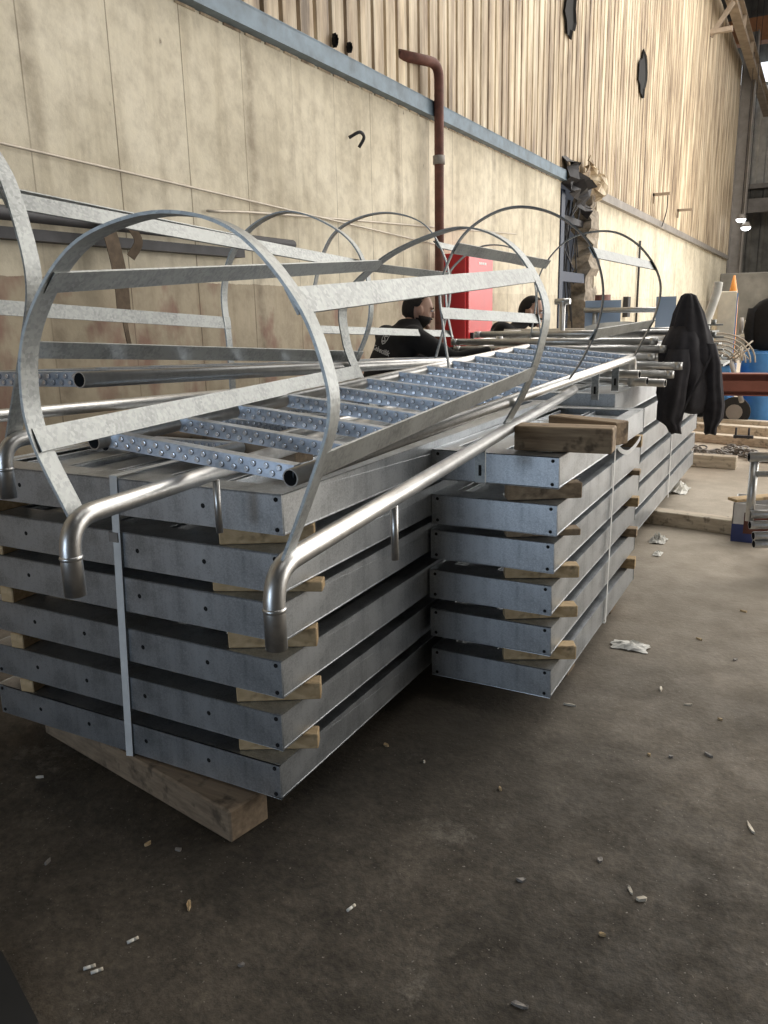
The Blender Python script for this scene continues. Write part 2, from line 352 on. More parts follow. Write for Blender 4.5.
# ledge rails
mb = MB(); mb.bb((WX - 0.05, -6, 3.355), (WX + 0.09, 12.4, 3.375)); mb.bb((WX + 0.07, -6, 3.36), (WX + 0.085, 12.4, 3.49)); mb.bb((WX - 0.02, -6, 3.48), (WX + 0.085, 12.4, 3.495))
struct(mb.build('trim_1', 'rail'), 'blue-grey steel ledge rail between concrete and cladding')
mb = MB(); mb.bb((WX - 0.05, 14.45, 3.32), (WX + 0.09, 35.6, 3.34)); mb.bb((WX + 0.07, 14.45, 3.33), (WX + 0.085, 35.6, 3.46))
struct(mb.build('trim_2', 'greysteel'), 'grey steel ledge rail beyond the broken opening')
# end wall, roof, other walls
mb = MB()
y0 = 44.0; xs = -9.0
pr2 = []
while xs < 15: pr2 += [(xs, 0), (xs + 0.3, 0), (xs + 0.36, 0.06), (xs + 0.5, 0.06)]; xs += 0.56
n = len(pr2); P = [(x, y0 - d, z) for z in (0, 15.3) for x, d in pr2]; mb.add(P, [(i, i + 1, n + i + 1, n + i) for i in range(n - 1)])
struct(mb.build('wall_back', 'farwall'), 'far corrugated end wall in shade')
mb = MB(); n = len(pr2); P = [(x, y0 - 0.3 - d, z) for z in (6.9, 11.3) for x, d in pr2]; mb.add(P, [(i, i + 1, n + i + 1, n + i) for i in range(n - 1)])
struct(mb.build('wall_back_upper', 'translucent'), 'pale translucent sheets high on the end wall')
mb = MB(); mb.bb((-9, 43.2, 11.35), (14, 43.3, 12.15)); struct(mb.build('window_1', 'daylight'), 'bright strip window under the roof')
mb = MB(); mb.bb((-9, -12, 15.3), (16, 46, 15.45)); struct(mb.build('ceiling', 'roof'), 'dark sheet roof')
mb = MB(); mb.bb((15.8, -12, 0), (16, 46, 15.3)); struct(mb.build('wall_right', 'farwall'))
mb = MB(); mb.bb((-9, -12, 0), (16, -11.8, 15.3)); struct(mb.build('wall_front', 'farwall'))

# crane runway beam + column + roof girders
g = thing('crane_runway_beam', 'brown steel runway beam along the wall top at upper right', 'steel beam', (-3.0, 20, 9.6))
mb = MB(); mb.bb((-3.26, 10, 10.35), (-2.98, 43, 10.38)); mb.bb((-3.13, 10, 9.85), (-3.11, 43, 10.35)); mb.bb((-3.26, 10, 9.82), (-2.98, 43, 9.85))
for q in range(12, 43, 3): mb.bb((-3.25, q, 9.85), (-2.99, q + 0.02, 10.35))
mb.build('girder', 'brownsteel', g)
mb = MB(); mb.bb((-3.60, 26.6, 9.0), (-3.0, 26.75, 9.12)); mb.box((-3.3, 26.7, 9.35), (0.12, 0.12, 0.95), Matrix.Rotation(0.6, 3, 'Y')); mb.build('bracket', 'brownsteel', g)
g = thing('steel_column', 'tall grey steel column at the far end of the wall', 'column', (-3.35, 36.1, 0))
mb = MB(); mb.bb((-3.60, 35.9, 0), (-3.56, 36.4, 11.5)); mb.bb((-3.14, 35.9, 0), (-3.10, 36.4, 11.5)); mb.bb((-3.56, 36.1, 0), (-3.14, 36.15, 11.5)); mb.build('shaft', 'greysteel', g)
mb = MB(); mb.bb((-3.75, 35.8, 0), (-3.0, 36.5, 0.05)); mb.build('base_plate', 'greysteel', g)
mb = MB(); mb.bb((-9, 39.6, 12.1), (14, 40.2, 13.0)); tag(mb.build('roof_girder', 'girder'), 'orange crane girder crossing high under the roof at top right', 'girder')
mb = MB(); mb.bb((-9, 42.4, 5.7), (14, 42.7, 6.3)); tag(mb.build('tie_beam', 'greysteel'), 'grey horizontal beam across the far end wall', 'beam')
mb = MB(); mb.bb((-9, 42.5, 6.75), (14, 42.6, 6.95)); tag(mb.build('sheeting_rail', 'greysteel'), 'thin sheeting rail above the grey horizontal beam', 'beam')
for i, (x, yy, z) in enumerate(((-3.08, 34.35, 4.72), (-2.89, 34.37, 4.42))):
    g = thing('pendant_lamp', ('upper' if i == 0 else 'lower') + ' of the two glowing lamps in the dark far hall', 'lamp', (x, yy, z))
    mb = MB(); mb.tube([(x, yy, z - 0.02), (x, yy, z + 0.16)], 0.2, 14, caps='flat', radii=[0.2, 0.09]); mb.build('lamp_shade', 'greysteel', g)
    mb = MB(); mb.ball((x, yy, z - 0.05), 0.17, 0.17, 0.1); mb.build('bulb', 'lamp', g)
    mb = MB(); mb.tube([(x, yy, z + 0.1), (x, yy, 15.3)], 0.012, 6, caps='flat'); mb.build('cable', 'darksteel', g)

# niche / broken opening in the wall
mb = MB(); mb.bb((-4.75, 12.0, 0), (-4.65, 15.2, 4.2)); struct(mb.build('wall_niche', 'palepanel'), 'pale wall seen through the broken opening')
g = thing('niche_frame', 'navy steel frame standing in the broken wall opening', 'steel frame', (-3.7, 13.2, 0))
mb = MB(); mb.bb((-3.70, 12.37, 0), (-3.58, 12.55, 3.25)); mb.build('post', 'navy', g)
mb = MB(); mb.bb((-3.75, 12.5, 1.95), (-3.65, 14.1, 2.10)); mb.build('rail', 'navy', g)
mb = MB(); mb.bb((-3.8, 12.5, 2.85), (-3.7, 14.2, 2.95)); mb.build('rail', 'darksteel', g)
mb = MB()   # ragged dark jamb
rnd = random.Random(4); rows = 26; vs = []
for i in range(rows + 1):
    z = 3.35 * i / rows
    for (x, yy) in ((-3.9, 14.2), (-3.60, 14.15), (-3.58, 14.62), (-3.9, 14.62)):
        vs.append((x + rnd.uniform(-.05, .05) * (x > -4), yy + rnd.uniform(-.10, .10), z))
mb.add(vs, [(i * 4 + k, i * 4 + (k + 1) % 4, i * 4 + 4 + (k + 1) % 4, i * 4 + 4 + k) for i in range(rows) for k in range(4)])
tag(mb.build('broken_jamb', M['plaster']), 'ragged broken masonry pier at the far side of the wall opening', 'masonry')
# torn header sheets
def rag(name, cy, cz, sy, sz, mat, seed, label, cx=-3.62, dx=0.25):
    rnd = random.Random(seed); n = 7; vs = []
    for i in range(n + 1):
        for j in range(n + 1):
            vs.append((cx + rnd.uniform(0, dx), cy + sy * (i / n - .5) + rnd.uniform(-.04, .04), cz + sz * (j / n - .5) + rnd.uniform(-.05, .05) + (i / n - .5) * -0.25))
    mb = MB(); mb.add(vs, [(i * (n + 1) + j, (i + 1) * (n + 1) + j, (i + 1) * (n + 1) + j + 1, i * (n + 1) + j + 1) for i in range(n) for j in range(n)])
    o = mb.build(name, mat); sm = o.modifiers.new('t', 'SOLIDIFY'); sm.thickness = 0.01; tag(o, label, 'debris'); return o
rag('torn_insulation', 13.0, 3.36, 1.3, 0.50, 'darksteel', 2, 'black torn insulation hanging over the wall opening')
rag('torn_sheet', 13.85, 3.55, 1.1, 0.34, 'clad', 6, 'crumpled beige torn sheet above the wall opening', -3.58, 0.22)
mb = MB(); rnd = random.Random(11)
for i in range(14):
    y1 = rnd.uniform(12.6, 14.0); y2 = rnd.uniform(12.6, 14.0); z2 = rnd.uniform(1.2, 2.6)
    mb.tube(catmull([(-3.72, y1, 3.2), (-3.8, (y1 + y2) / 2 + rnd.uniform(-.2, .2), (3.2 + z2) / 2), (-3.75, y2, z2)], 5), 0.012, 5, caps='flat')
tag(mb.build('loose_cables', 'darksteel'), 'tangle of loose black cables in the wall opening', 'cables', kind='stuff')
mb = MB(); mb.tube(bend((-3.3, 13.3, 1.62), (-3.3, 13.3, 1.62), (-3.3, 13.8, 1.62), 0.01), 0.05, 10); mb.tube([(-3.3, 13.7, 0), (-3.3, 13.7, 1.62)], 0.05, 10)
tag(mb.build('red_standpipe', 'rust'), 'short dark red standpipe at the foot of the wall opening', 'pipe')
mb = MB(); mb.tube([(-3.35, 14.2, 0.0), (-3.35, 14.2, 1.75)], 0.13, 14, caps='flat'); tag(mb.build('red_drum', 'rust'), 'dark red upright cylinder beside the broken masonry pier', 'cylinder')

# wall fittings
g = thing('downpipe', 'rusty brown pipe bent out of the cladding and running down the wall', 'pipe', (-3.44, 7.75, 0))
mb = MB(); mb.tube(bend((-3.62, 7.12, 3.78), (-3.47, 7.72, 3.82), (-3.47, 7.70, 0.02), 0.14), 0.047, 14); mb.build('pipe', 'rust', g)
mb = MB(); mb.tube([(-3.47, 7.71, 2.92), (-3.47, 7.71, 3.00)], 0.060, 14, caps='flat'); mb.build('coupling', 'greysteel', g)
g = thing('fire_cabinet', 'tall red enamel cabinet standing against the concrete wall', 'cabinet', (-3.4, 8.3, 0))
mb = MB(); mb.bb((-3.595, 7.95, 0.02), (-3.285, 8.70, 2.10), 0.008); mb.build('body', 'red', g)
mb = MB(); mb.bb((-3.285, 7.975, 0.06), (-3.26, 8.675, 2.07), 0.006); d = mb.build('door', 'red', g)
mb = MB()
for q in range(4): mb.bb((-3.259, 8.26 + q * 0.055, 1.995), (-3.257, 8.30 + q * 0.055, 2.02))
mb.build('white_print', 'white', d)
mb = MB(); mb.bb((-3.26, 8.02, 1.15), (-3.225, 8.05, 1.3)); mb.build('handle', 'darksteel', d)
# long dark pipe on the wall with a hanging webbing strap
g = thing('wall_pipe', 'long dark pipe fixed along the concrete wall at the left', 'pipe', (-3.5, 3, 1.95))
mb = MB(); mb.tube([(-3.50, -2, 2.015), (-3.50, 5.15, 2.015)], 0.035, 10); mb.build('pipe', 'darksteel', g)
mb = MB(); mb.bb((-3.60, -2, 1.90), (-3.52, 4.6, 1.955)); mb.build('bracket_rail', 'darksteel', g)
mb = MB()
mb.strip(catmull([(-3.44, 3.30, 2.03), (-3.43, 3.33, 1.9), (-3.43, 3.36, 1.72), (-3.44, 3.37, 1.5)], 6), (0, 1, 0), w=0.10, th=0.004)
mb.strip(catmull([(-3.44, 3.46, 2.03), (-3.41, 3.50, 1.93), (-3.42, 3.44, 1.84)], 6), (0.3, 1, 0), w=0.05, th=0.004)
mb.strip(catmull([(-3.44, 3.37, 1.5), (-3.42, 3.36, 1.42), (-3.44, 3.40, 1.3)], 6), (0, 1, 0.2), w=0.03, th=0.006)
tag(mb.build('webbing_strap', 'webbing'), 'frayed brown webbing strap hanging from the dark wall pipe', 'strap')
mb = MB(); mb.tube(catmull([(-3.56, 0.2, 2.42), (-3.56, 2.8, 2.34), (-3.56, 5.4, 2.262), (-3.56, 9.0, 2.15)], 8), 0.008, 6, caps='flat'); tag(mb.build('sagging_wire', 'wire'), 'pale wire strung diagonally along the concrete wall', 'wire')
mb = MB(); mb.tube(catmull([(-3.565, 4.29, 2.175), (-3.565, 5.35, 2.24), (-3.565, 10.3, 2.465)], 6), 0.009, 6, caps='flat')
tag(mb.build('guide_rod', 'wire'), 'thin pale conduit running level along the wall behind the hoops', 'rod')
mb = MB(); mb.tube(catmull([(-3.58, 6.16, 2.92), (-3.5, 6.2, 2.96), (-3.5, 6.27, 2.93), (-3.55, 6.27, 2.86)], 5), 0.014, 6, caps='flat'); tag(mb.build('wall_hook', 'darksteel'), 'small dark hook on the concrete wall left of the rusty pipe', 'hook')
for i, (yy, z) in enumerate(((19.3, 3.90), (22.7, 3.90))):
    mb = MB(); mb.bb((-3.56, yy, z), (-3.2, yy + 0.05, z + 0.06)); mb.bb((-3.56, yy, z - .15), (-3.52, yy + 0.05, z + 0.06)); 
    tag(mb.build('wall_bracket', 'brownsteel'), ('nearer' if i == 0 else 'farther') + ' small steel bracket sticking out of the cladding', 'bracket')
mb = MB(); mb.tube(catmull([(-3.25, 19.35, 3.9), (-3.3, 19.6, 3.6), (-3.5, 20.3, 3.35)], 6), 0.012, 5, caps='flat'); tag(mb.build('hanging_cable', 'darksteel'), 'cable drooping from the nearer wall bracket', 'cable')
mb = MB(); mb.tube([(-3.56, 18.2, 1.2), (-3.56, 18.2, 2.9)], 0.025, 6, caps='flat'); tag(mb.build('conduit', 'darksteel'), 'thin dark vertical conduit on the far concrete wall', 'conduit')
mb = MB(); mb.bb((-3.6, 17.0, 1.35), (-3.5, 17.25, 1.75)); tag(mb.build('wall_switch_box', 'darksteel'), 'small black switch box on the far concrete wall', 'switch box')

# ------------------------------------------------------------------ platform frames
def channel(mb, a, b, h, out, fl=0.07, th=0.005):
    """C channel between a,b (bottom line of the outer web), flanges pointing opposite to 'out'"""
    a = V(a); b = V(b); out = V(out); d = (b - a).normalized(); Ln = (b - a).length; c = (a + b) / 2
    R = Matrix((d, out, V((0, 0, 1)))).transposed()
    mb.box(c - out * th / 2 + V((0, 0, h / 2)), (Ln, th, h), R)
    mb.box(c - out * fl / 2 + V((0, 0, h - th / 2)), (Ln, fl, th), R)
    mb.box(c - out * fl / 2 + V((0, 0, th / 2)), (Ln, fl, th), R)
def make_frame(label, wx, ly, h, holes, corner_bolts, group, feet=True):
    """local origin at front right bottom corner; x to the left negative, y away"""
    t = thing('platform_frame', label, 'steel frame', (0, 0, 0), group)
    mb = MB(); channel(mb, (-wx, 0, 0), (0, 0, 0), h, (0, -1, 0), 0.10)
    mb.cur = 1
    for x in holes: mb.disc((x, 0.0, h * 0.52), 0.0075, (0, -1, 0), 0.0006, 10)
    for x in corner_bolts:
        for z in (0.13, 0.87): mb.disc((x, 0.0, h * z), 0.0065, (0, -1, 0), 0.003, 8)
    mb.build('front_channel', ['frame', 'hole'], t)
    mb = MB(); channel(mb, (-wx, ly, 0), (0, ly, 0), h, (0, 1, 0), 0.07); mb.build('rear_channel', 'frame', t)
    mb = MB(); channel(mb, (0, 0.004, 0.001), (0, ly, 0.001), h - 0.002, (1, 0, 0), 0.06); mb.build('side_channel', 'frame', t)
    mb = MB(); channel(mb, (-wx, 0.004, 0.001), (-wx, ly, 0.001), h - 0.002, (-1, 0, 0), 0.06); mb.build('side_channel', 'frame', t)
    mb = MB(); n = max(2, round((wx - 0.12) / 0.24)); pw = (wx - 0.12) / n
    for i in range(n):
        x0 = -wx + 0.06 + i * pw
        mb.bb((x0 + 0.012, 0.11, h - 0.035), (x0 + pw - 0.012, ly - 0.08, h - 0.030))
        for s in (0.012, pw - 0.016): mb.bb((x0 + s, 0.11, h - 0.035), (x0 + s + 0.004, ly - 0.08, h - 0.012))
    mb.build('deck_plank', 'frame', t)
    for o in t.children:
        bv = o.modifiers.new('edge', 'BEVEL'); bv.width = 0.0022; bv.segments = 2; bv.limit_method = 'ANGLE'; bv.angle_limit = 1.0
    if feet:
        mb = MB(); mb.tube([(-wx + 0.80, 0.16, -0.05), (-wx + 0.80, 0.16, 0.01)], 0.011, 10, caps='flat'); mb.build('stub_post', 'tube', t)
    return t
zl = [1.044, .877, .732, .560, .392, .228]; xl = [-1.222, -1.236, -1.243, -1.254, -1.264, -1.280]
HF = 0.113
nm = ['topmost', 'second from the top', 'third from the top', 'fourth from the top', 'fifth from the top', 'bottom']
F = None
for i in range(6):
    if i == 0: F = o = make_frame('', 1.245, 2.45, HF, [-0.27, -0.53, -0.79, -1.03], [-0.018, -1.227], 'platform frames in the near left stack')
    else: o = copy_tree(F)
    o.location = (xl[i], 1.69, zl[i] - HF); o.rotation_euler = (0, 0, math.radians([0.5, -0.1, 0.2, -0.2, 0.1, 0][i]))
    o['label'] = 'grey galvanised platform frame, ' + nm[i] + ' in the near left stack'
zr = [1.016, .846, .708, .549, .392, .226]; xr = [-0.752, -0.754, -0.761, -0.766, -0.764, -0.760]
xo = [0.0, 0, 0, 0, 0, 0]
F2 = None
for i in range(6):
    if i == 0: F2 = o = make_frame('', 0.478, 1.50, HF - 0.002, [], [-0.022, -0.455], 'platform frames in the projecting middle stack', False)
    else: o = copy_tree(F2)
    o.location = (xr[i], 2.66, zr[i] - HF); o.rotation_euler = (0, 0, math.radians([0.0, 0.2, -0.1, 0.15, 0.0, 0][i]))
    o['label'] = 'galvanised platform frame with bluish end face, ' + nm[i] + ' in the projecting middle stack'
F3 = None
for i in range(6):
    if i == 0: F3 = o = make_frame('', 1.20, 3.35, 0.125, [], [], 'platform frames in the far stack', False)
    else: o = copy_tree(F3)
    o.location = (-0.915 - 0.004 * (i % 3), 4.24 + 0.01 * (i % 2), 1.075 - 0.165 * i - 0.125)
    o['label'] = 'pale galvanised platform frame, ' + nm[i] + ' in the far stack'

# wooden spacers
def spacer(c, size, rot, label, group, mat='wood', taper=0.0):
    mb = MB(); R = Matrix.Rotation(rot, 3, 'Z'); x, y, z = [a / 2 for a in size]
    P = []
    for d in (-z, z):
        for b2 in (-y, y):
            for a in (-x, x): P.append(V(c) + R @ V((a, b2 * (1 - taper if a < 0 else 1), d)))
    mb.add(P, [(0, 2, 3, 1), (4, 5, 7, 6), (0, 1, 5, 4), (2, 6, 7, 3), (0, 4, 6, 2), (1, 3, 7, 5)])
    o = mb.build('wood_spacer', mat, origin=c); bv = o.modifiers.new('b', 'BEVEL'); bv.width = 0.003; bv.segments = 1
    return tag(o, label, 'wood block', group)
gaps = ['first', 'second', 'third', 'fourth', 'fifth']
for i in range(5):
    zt = zl[i] - HF; zb = zl[i + 1]; zc = (zt + zb) / 2; th = zt - zb - 0.002
    dx = [-0.02, -0.03, -0.02, 0.0, -0.02][i]; ln = [0.27, 0.32, 0.26, 0.25, 0.24][i]
    spacer((-1.335 + dx * .5, 1.785, zc), (ln, 0.055, th), math.radians([30, 24, 28, 30, 28][i]), 'wooden spacer in the %s gap from the top, near corner of the left stack' % gaps[i], 'corner spacers of the near left stack')
    if i >= 0:
        spacer((-2.44 + 0.015 * i, 1.76, zc), (0.055, 0.15, th), 0.05 * i, 'square wooden spacer in the %s gap from the top, left end of the left stack' % gaps[i], 'left end spacers of the near left stack')
    zt = zr[i] - HF; zb = zr[i + 1]; zc = (zt + zb) / 2; th = zt - zb
    spacer((-0.835, 2.755, zc), (0.27, 0.06, th), math.radians([32, 30, 26, 30, 26][i]), 'wooden spacer in the %s gap from the top, front of the middle stack' % gaps[i], 'front spacers of the middle stack', 'oldwood' if i < 2 else 'wood')
    spacer((-0.81, 4.0, zc), (0.17, 0.06, th), 0.1, 'wooden spacer in the %s gap from the top, far end of the middle stack' % gaps[i], 'far end spacers of the middle stack', 'wood' if i % 2 == 0 else 'oldwood')
    for (xx, yy) in ((-2.2, 4.0), (-1.35, 4.0)):
        pass
# base timbers
mb = MB(); cols = 6
a = V((-2.42, 1.86, 0)); b_ = V((-1.375, 1.655, 0)); d = (b_ - a); ang = math.atan2(d.y, d.x)
mb.box((a + b_) / 2 + V((0, 0, 0.054)), (d.length, 0.15, 0.107), ang, 0.006)
tag(mb.build('base_timber', 'darkwood'), 'thick brown timber beam under the near corner of the left stack', 'timber')
mb = MB(); mb.box((-1.95, 3.9, 0.055), (1.5, 0.12, 0.11), 0, 0.006); tag(mb.build('base_timber', 'darkwood'), 'timber bearer hidden under the rear of the left stack', 'timber')
for yy, lab in ((3.15, 'dark timber bearer under the front of the middle stack'), (3.95, 'dark timber bearer under the rear of the middle stack')):
    mb = MB(); mb.box((-1.02, yy, 0.055), (0.42, 0.12, 0.11), 0, 0.006); tag(mb.build('base_timber', 'darkwood'), lab, 'timber')
# bearers that stick out under the far stack
for (p, q, hh, lab) in (((-1.7, 5.98), (-0.40, 5.76), 0.10, 'long pale timber bearer sticking out under the far stack, nearer one'), ((-1.7, 8.25), (-0.60, 8.2), 0.12, 'pale timber on the floor sticking out past the far stack, farther one')):
    p = V((*p, 0)); q = V((*q, 0)); d = q - p
    mb = MB(); mb.box((p + q) / 2 + V((0, 0, hh / 2)), (d.length, 0.12, hh), math.atan2(d.y, d.x), 0.005); tag(mb.build('timber_bearer', 'palewood'), lab, 'timber')
mb = MB(); mb.box((-1.45, 7.2, 0.055), (0.9, 0.1, 0.11), 0); tag(mb.build('timber_bearer', 'palewood'), 'timber bearer beneath the far end of the far stack', 'timber')

# straps
g = thing('packing_strap', 'white plastic packing strap around the near left stack', 'strap', (-1.86, 1.68, 0))
mb = MB(); yF = 1.683; mb.strip([(-1.825, yF - 0.002, 1.052), (-1.885, yF, 0.10)], (1, 0, 0), w=0.030, th=0.0015)
mb.strip([(-1.825, yF, 1.052), (-1.825, 4.2, 1.052)], (1, 0, 0), w=0.028, th=0.0015); mb.strip([(-1.825, 4.2, 1.052), (-1.885, 4.2, 0.108)], (1, 0, 0), w=0.03, th=0.0015); mb.strip([(-1.885, yF, 0.109), (-1.885, 4.2, 0.109)], (1, 0, 0), w=0.03, th=0.0015)
mb.build('band', 'strap', g)
mb = MB(); mb.box((-1.847, yF - 0.004, 0.86), (0.036, 0.006, 0.03)); mb.build('buckle', 'greysteel', g)
g = thing('packing_strap', 'thin white strap around the middle stack with a loose curled tail', 'strap', (-0.745, 3.5, 0))
mb = MB(); mb.strip([(-0.747, 3.52, 1.02), (-0.752, 3.50, 0.11)], (0, 1, 0), w=0.022, th=0.0015); mb.strip([(-0.747, 3.52, 1.021), (-1.21, 3.52, 1.021)], (0, 1, 0), w=0.022, th=0.0015); mb.strip([(-0.752, 3.5, 0.108), (-1.21, 3.5, 0.108)], (0, 1, 0), w=0.022, th=0.0015)
mb.build('band', 'strap', g)
mb = MB(); mb.strip(catmull([(-0.745, 3.50, 0.96), (-0.73, 3.52, 0.91), (-0.71, 3.60, 0.885), (-0.70, 3.72, 0.90), (-0.70, 3.82, 0.92)], 6), (0, .2, 1), w=0.02, th=0.0015); mb.build('loose_tail', 'strap', g)
g = thing('packing_strap', 'thin white strap around the far stack below the hanging jacket', 'strap', (-0.91, 6.2, 0))
mb = MB(); mb.strip([(-0.910, 6.2, 1.08), (-0.910, 6.2, 0.115)], (0, 1, 0), w=0.03, th=0.0015); mb.strip([(-0.910, 6.2, 1.079), (-2.17, 6.2, 1.079)], (0, 1, 0), w=0.03, th=0.0015); mb.build('band', 'strap', g)

# timber blocks on the middle stack
def beam(p, q, w_, h, z, mat, label, name='timber_block'):
    p = V((*p, 0)); q = V((*q, 0)); d = q - p
    mb = MB(); mb.box((0, 0, h / 2), (d.length, w_, h), None, 0.004)
    o = mb.build(name, mat, origin=(0, 0, 0)); o.location = (p + q) / 2 + V((0, 0, z)); o.rotation_euler = (0, 0, math.atan2(d.y, d.x)); return tag(o, label, 'timber')
beam((-0.94, 2.77), (-0.60, 2.80), 0.10, 0.088, 1.019, 'oldwood', 'stained timber block lying across the top front of the middle stack')
beam((-0.90, 3.10), (-0.61, 2.97), 0.08, 0.085, 1.019, 'oldwood', 'second timber block behind the stained one on the middle stack')
beam((-2.50, 2.25), (-1.42, 2.10), 0.09, 0.065, 1.048, 'darkwood', 'brown timber plank on the left stack under the rear ladder')

# ------------------------------------------------------------------ ladders
def add_rungs(g, C0, D0, dirC, dirD, ts, seg=14):
    rm = None
    for t in ts:
        a = V(C0) + V(dirC) * t; b = V(D0) + V(dirD) * t
        d = (b - a); Ln = d.length; ux = d.normalized(); uy = (V((0, 1, 0)) - ux * ux.y).normalized(); uz = ux.cross(uy).normalized()
        if uz.z < 0: uz = -uz
        R = Matrix((ux, uy, uz)).transposed(); c = (a + b) / 2
        if rm is None:
            mb = MB(); LL = Ln - 0.03; hh = 0.036
            mb.box((0, 0, 0), (LL, 0.003, hh)); mb.box((0, 0.016, hh / 2), (LL, 0.032, 0.003)); mb.box((0, 0.016, -hh / 2), (LL, 0.032, 0.003))
            mb.box((0, 0.032, hh / 2 - 0.006), (LL, 0.003, 0.012)); mb.box((0, 0.032, -hh / 2 + 0.006), (LL, 0.003, 0.012))
            nd = 15
            for r_ in range(2):
                for k in range(nd - r_):
                    x = -LL / 2 + 0.02 + (k + 0.5 * r_) * (LL - 0.04) / (nd - 1); z = -0.008 + 0.016 * r_
                    mb.cur = 0; mb.cur = 2; mb.tube([(x, -0.001, z), (x, -0.006, z)], 0.006, 8, caps='none', radii=[0.0085, 0.0058])
                    # pierced crown of the dimple
                    ring = [(x + math.cos(2 * PI * q / 8) * 0.0058, -0.006, z + math.sin(2 * PI * q / 8) * 0.0058) for q in range(8)]
                    ring2 = [(x + math.cos(2 * PI * q / 8) * 0.0035, -0.003, z + math.sin(2 * PI * q / 8) * 0.0035) for q in range(8)]
                    mb.cur = 2 if (k + r_) % 3 else 1
                    mb.add(ring + ring2, [(q, (q + 1) % 8, 8 + (q + 1) % 8, 8 + q) for q in range(8)]); mb.add(ring2, [list(range(8))]); mb.cur = 0
            rm = mb.build('rung', ['rung', 'hole', 'dimple'], g); o = rm; base = Ln
            rm['_keep'] = 1; mesh = rm.data
            bpy.data.objects.remove(rm)
            # mesh was offset by parent origin: undo
            O = V(g['_o']); mesh.transform(Matrix.Translation(O))
            o = bpy.data.objects.new('rung', mesh); COL.objects.link(o); o.parent = g; rm = o
        else:
            o = rm.copy(); COL.objects.link(o); o.parent = g
        o.scale = ((Ln - 0.03) / (base - 0.03), 1, 1)
        o.matrix_local = Matrix.Translation(c - V(g['_o'])) @ R.to_4x4() @ Matrix.Diagonal(((Ln - 0.03) / (base - 0.03), 1, 1, 1))
def tb(g, path, name='stringer', r=0.0212, caps='hollow'):
    mb = MB(); mb.two = True; mb.tube(path, r, 20, caps=caps)
    if name == 'handrail':
        p = V(path[1]); mb.tube([p + V((0, 0, dz)) for dz in (-0.006, -0.003, 0, 0.003)], r, 20, caps='none', radii=[r, r + .0016, r + .0016, r])
    return mb.build(name, ['tube', 'hole'], g)
def hoop(g, pts, w_=0.05):
    P = catmull(pts, 7); n = (P[-1] - P[0]); n.z = 0; nrm = n.cross(V((0, 0, 1))).normalized()
    mb = MB(); mb.strip(P, nrm, w=w_, th=0.006); return mb.build('hoop', 'bar', g)
def flat(g, a, b, centre, w_=0.05, name='cage_bar', inset=0.006):
    """longitudinal flat bar tangent to the hoops, inside them; centre = hoop centre at both ends"""
    a = V(a); b = V(b); T = (b - a).normalized(); c = V(centre); rad = (c - (a + b) / 2); rad = (rad - T * rad.dot(T)).normalized()
    W = T.cross(rad).normalized(); mb = MB(); mb.strip([a + rad * inset - T * 0.016, b + rad * inset + T * 0.016], W, w=w_, th=0.005)
    return mb.build(name, 'bar', g)
def bracket(g, top, ln, out=(1, 0, 0), name='bracket', slot=True):
    t = V(top)
    if not slot:
        mb = MB(); mb.tube([t, t - V((0, 0, ln))], 0.0095, 10, caps='flat'); return mb.build('peg', 'tube', g)
    mb = MB(); mb.strip([t, t - V((0, 0, ln))], out, w=0.035, th=0.006); mb.cur = 1
    mb.box(t - V((0, 0.0045, ln * 0.62)), (0.009, 0.002, 0.035)); return mb.build(name, ['bar', 'hole'], g)

h1 = [(-1.305, 1.096, 1.118), (-1.375, 1.087, 1.269), (-1.385, 1.085, 1.38), (-1.36, 1.09, 1.486), (-1.283, 1.105, 1.596), (-1.188, 1.124, 1.659), (-1.042, 1.152, 1.684), (-0.909, 1.178, 1.645), (-0.805, 1.199, 1.528), (-0.758, 1.208, 1.408), (-0.753, 1.209, 1.321), (-0.791, 1.201, 1.21), (-0.853, 1.186, 1.056)]
h2 = [(-1.543, 2.798, 1.133), (-1.627, 2.809, 1.281), (-1.678, 2.815, 1.406), (-1.676, 2.815, 1.561), (-1.503, 2.793, 1.695), (-1.302, 2.767, 1.767), (-1.117, 2.743, 1.788), (-0.944, 2.721, 1.71), (-0.831, 2.706, 1.537), (-0.841, 2.707, 1.389), (-0.897, 2.714, 1.235), (-0.965, 2.724, 1.115)]
h3 = [(-1.406, 3.22, 1.270), (-1.43, 3.212, 1.453), (-1.438, 3.21, 1.617), (-1.362, 3.234, 1.795), (-1.244, 3.271, 1.888), (-1.118, 3.311, 1.913), (-0.977, 3.355, 1.868), (-0.86, 3.392, 1.756), (-0.806, 3.409, 1.599), (-0.818, 3.405, 1.44), (-0.875, 3.387, 1.299), (-0.926, 3.371, 1.215)]
h4 = [(-1.331, 4.32, 1.30), (-1.367, 4.31, 1.56), (-1.346, 4.316, 1.714), (-1.235, 4.348, 1.851), (-1.1, 4.387, 1.895), (-0.969, 4.425, 1.88), (-0.846, 4.461, 1.786), (-0.766, 4.485, 1.635), (-0.781, 4.48, 1.469), (-0.868, 4.455, 1.264)]
L1 = thing('caged_ladder', 'galvanised caged ladder in front, with dimpled rungs and large near hoop', 'ladder', (-1.2, 2.5, 1.05), 'caged ladders on the stacks')
d1 = V((0.045, 0.998, 0.032)); D0 = V((-1.019, 1.447, 1.150)); C0 = V((-1.557, 1.384, 1.213))
Dend = D0 + d1 * 3.04; Cend = C0 + d1 * 3.0
tb(L1, bend(D0, Dend, Dend - V((0.0, 0, 0.15)), 0.05)); tb(L1, bend(C0, Cend, Cend - V((0, 0, 0.15)), 0.05))
add_rungs(L1, C0, D0, d1, d1, [0.035 + 0.243 * k for k in range(13)])
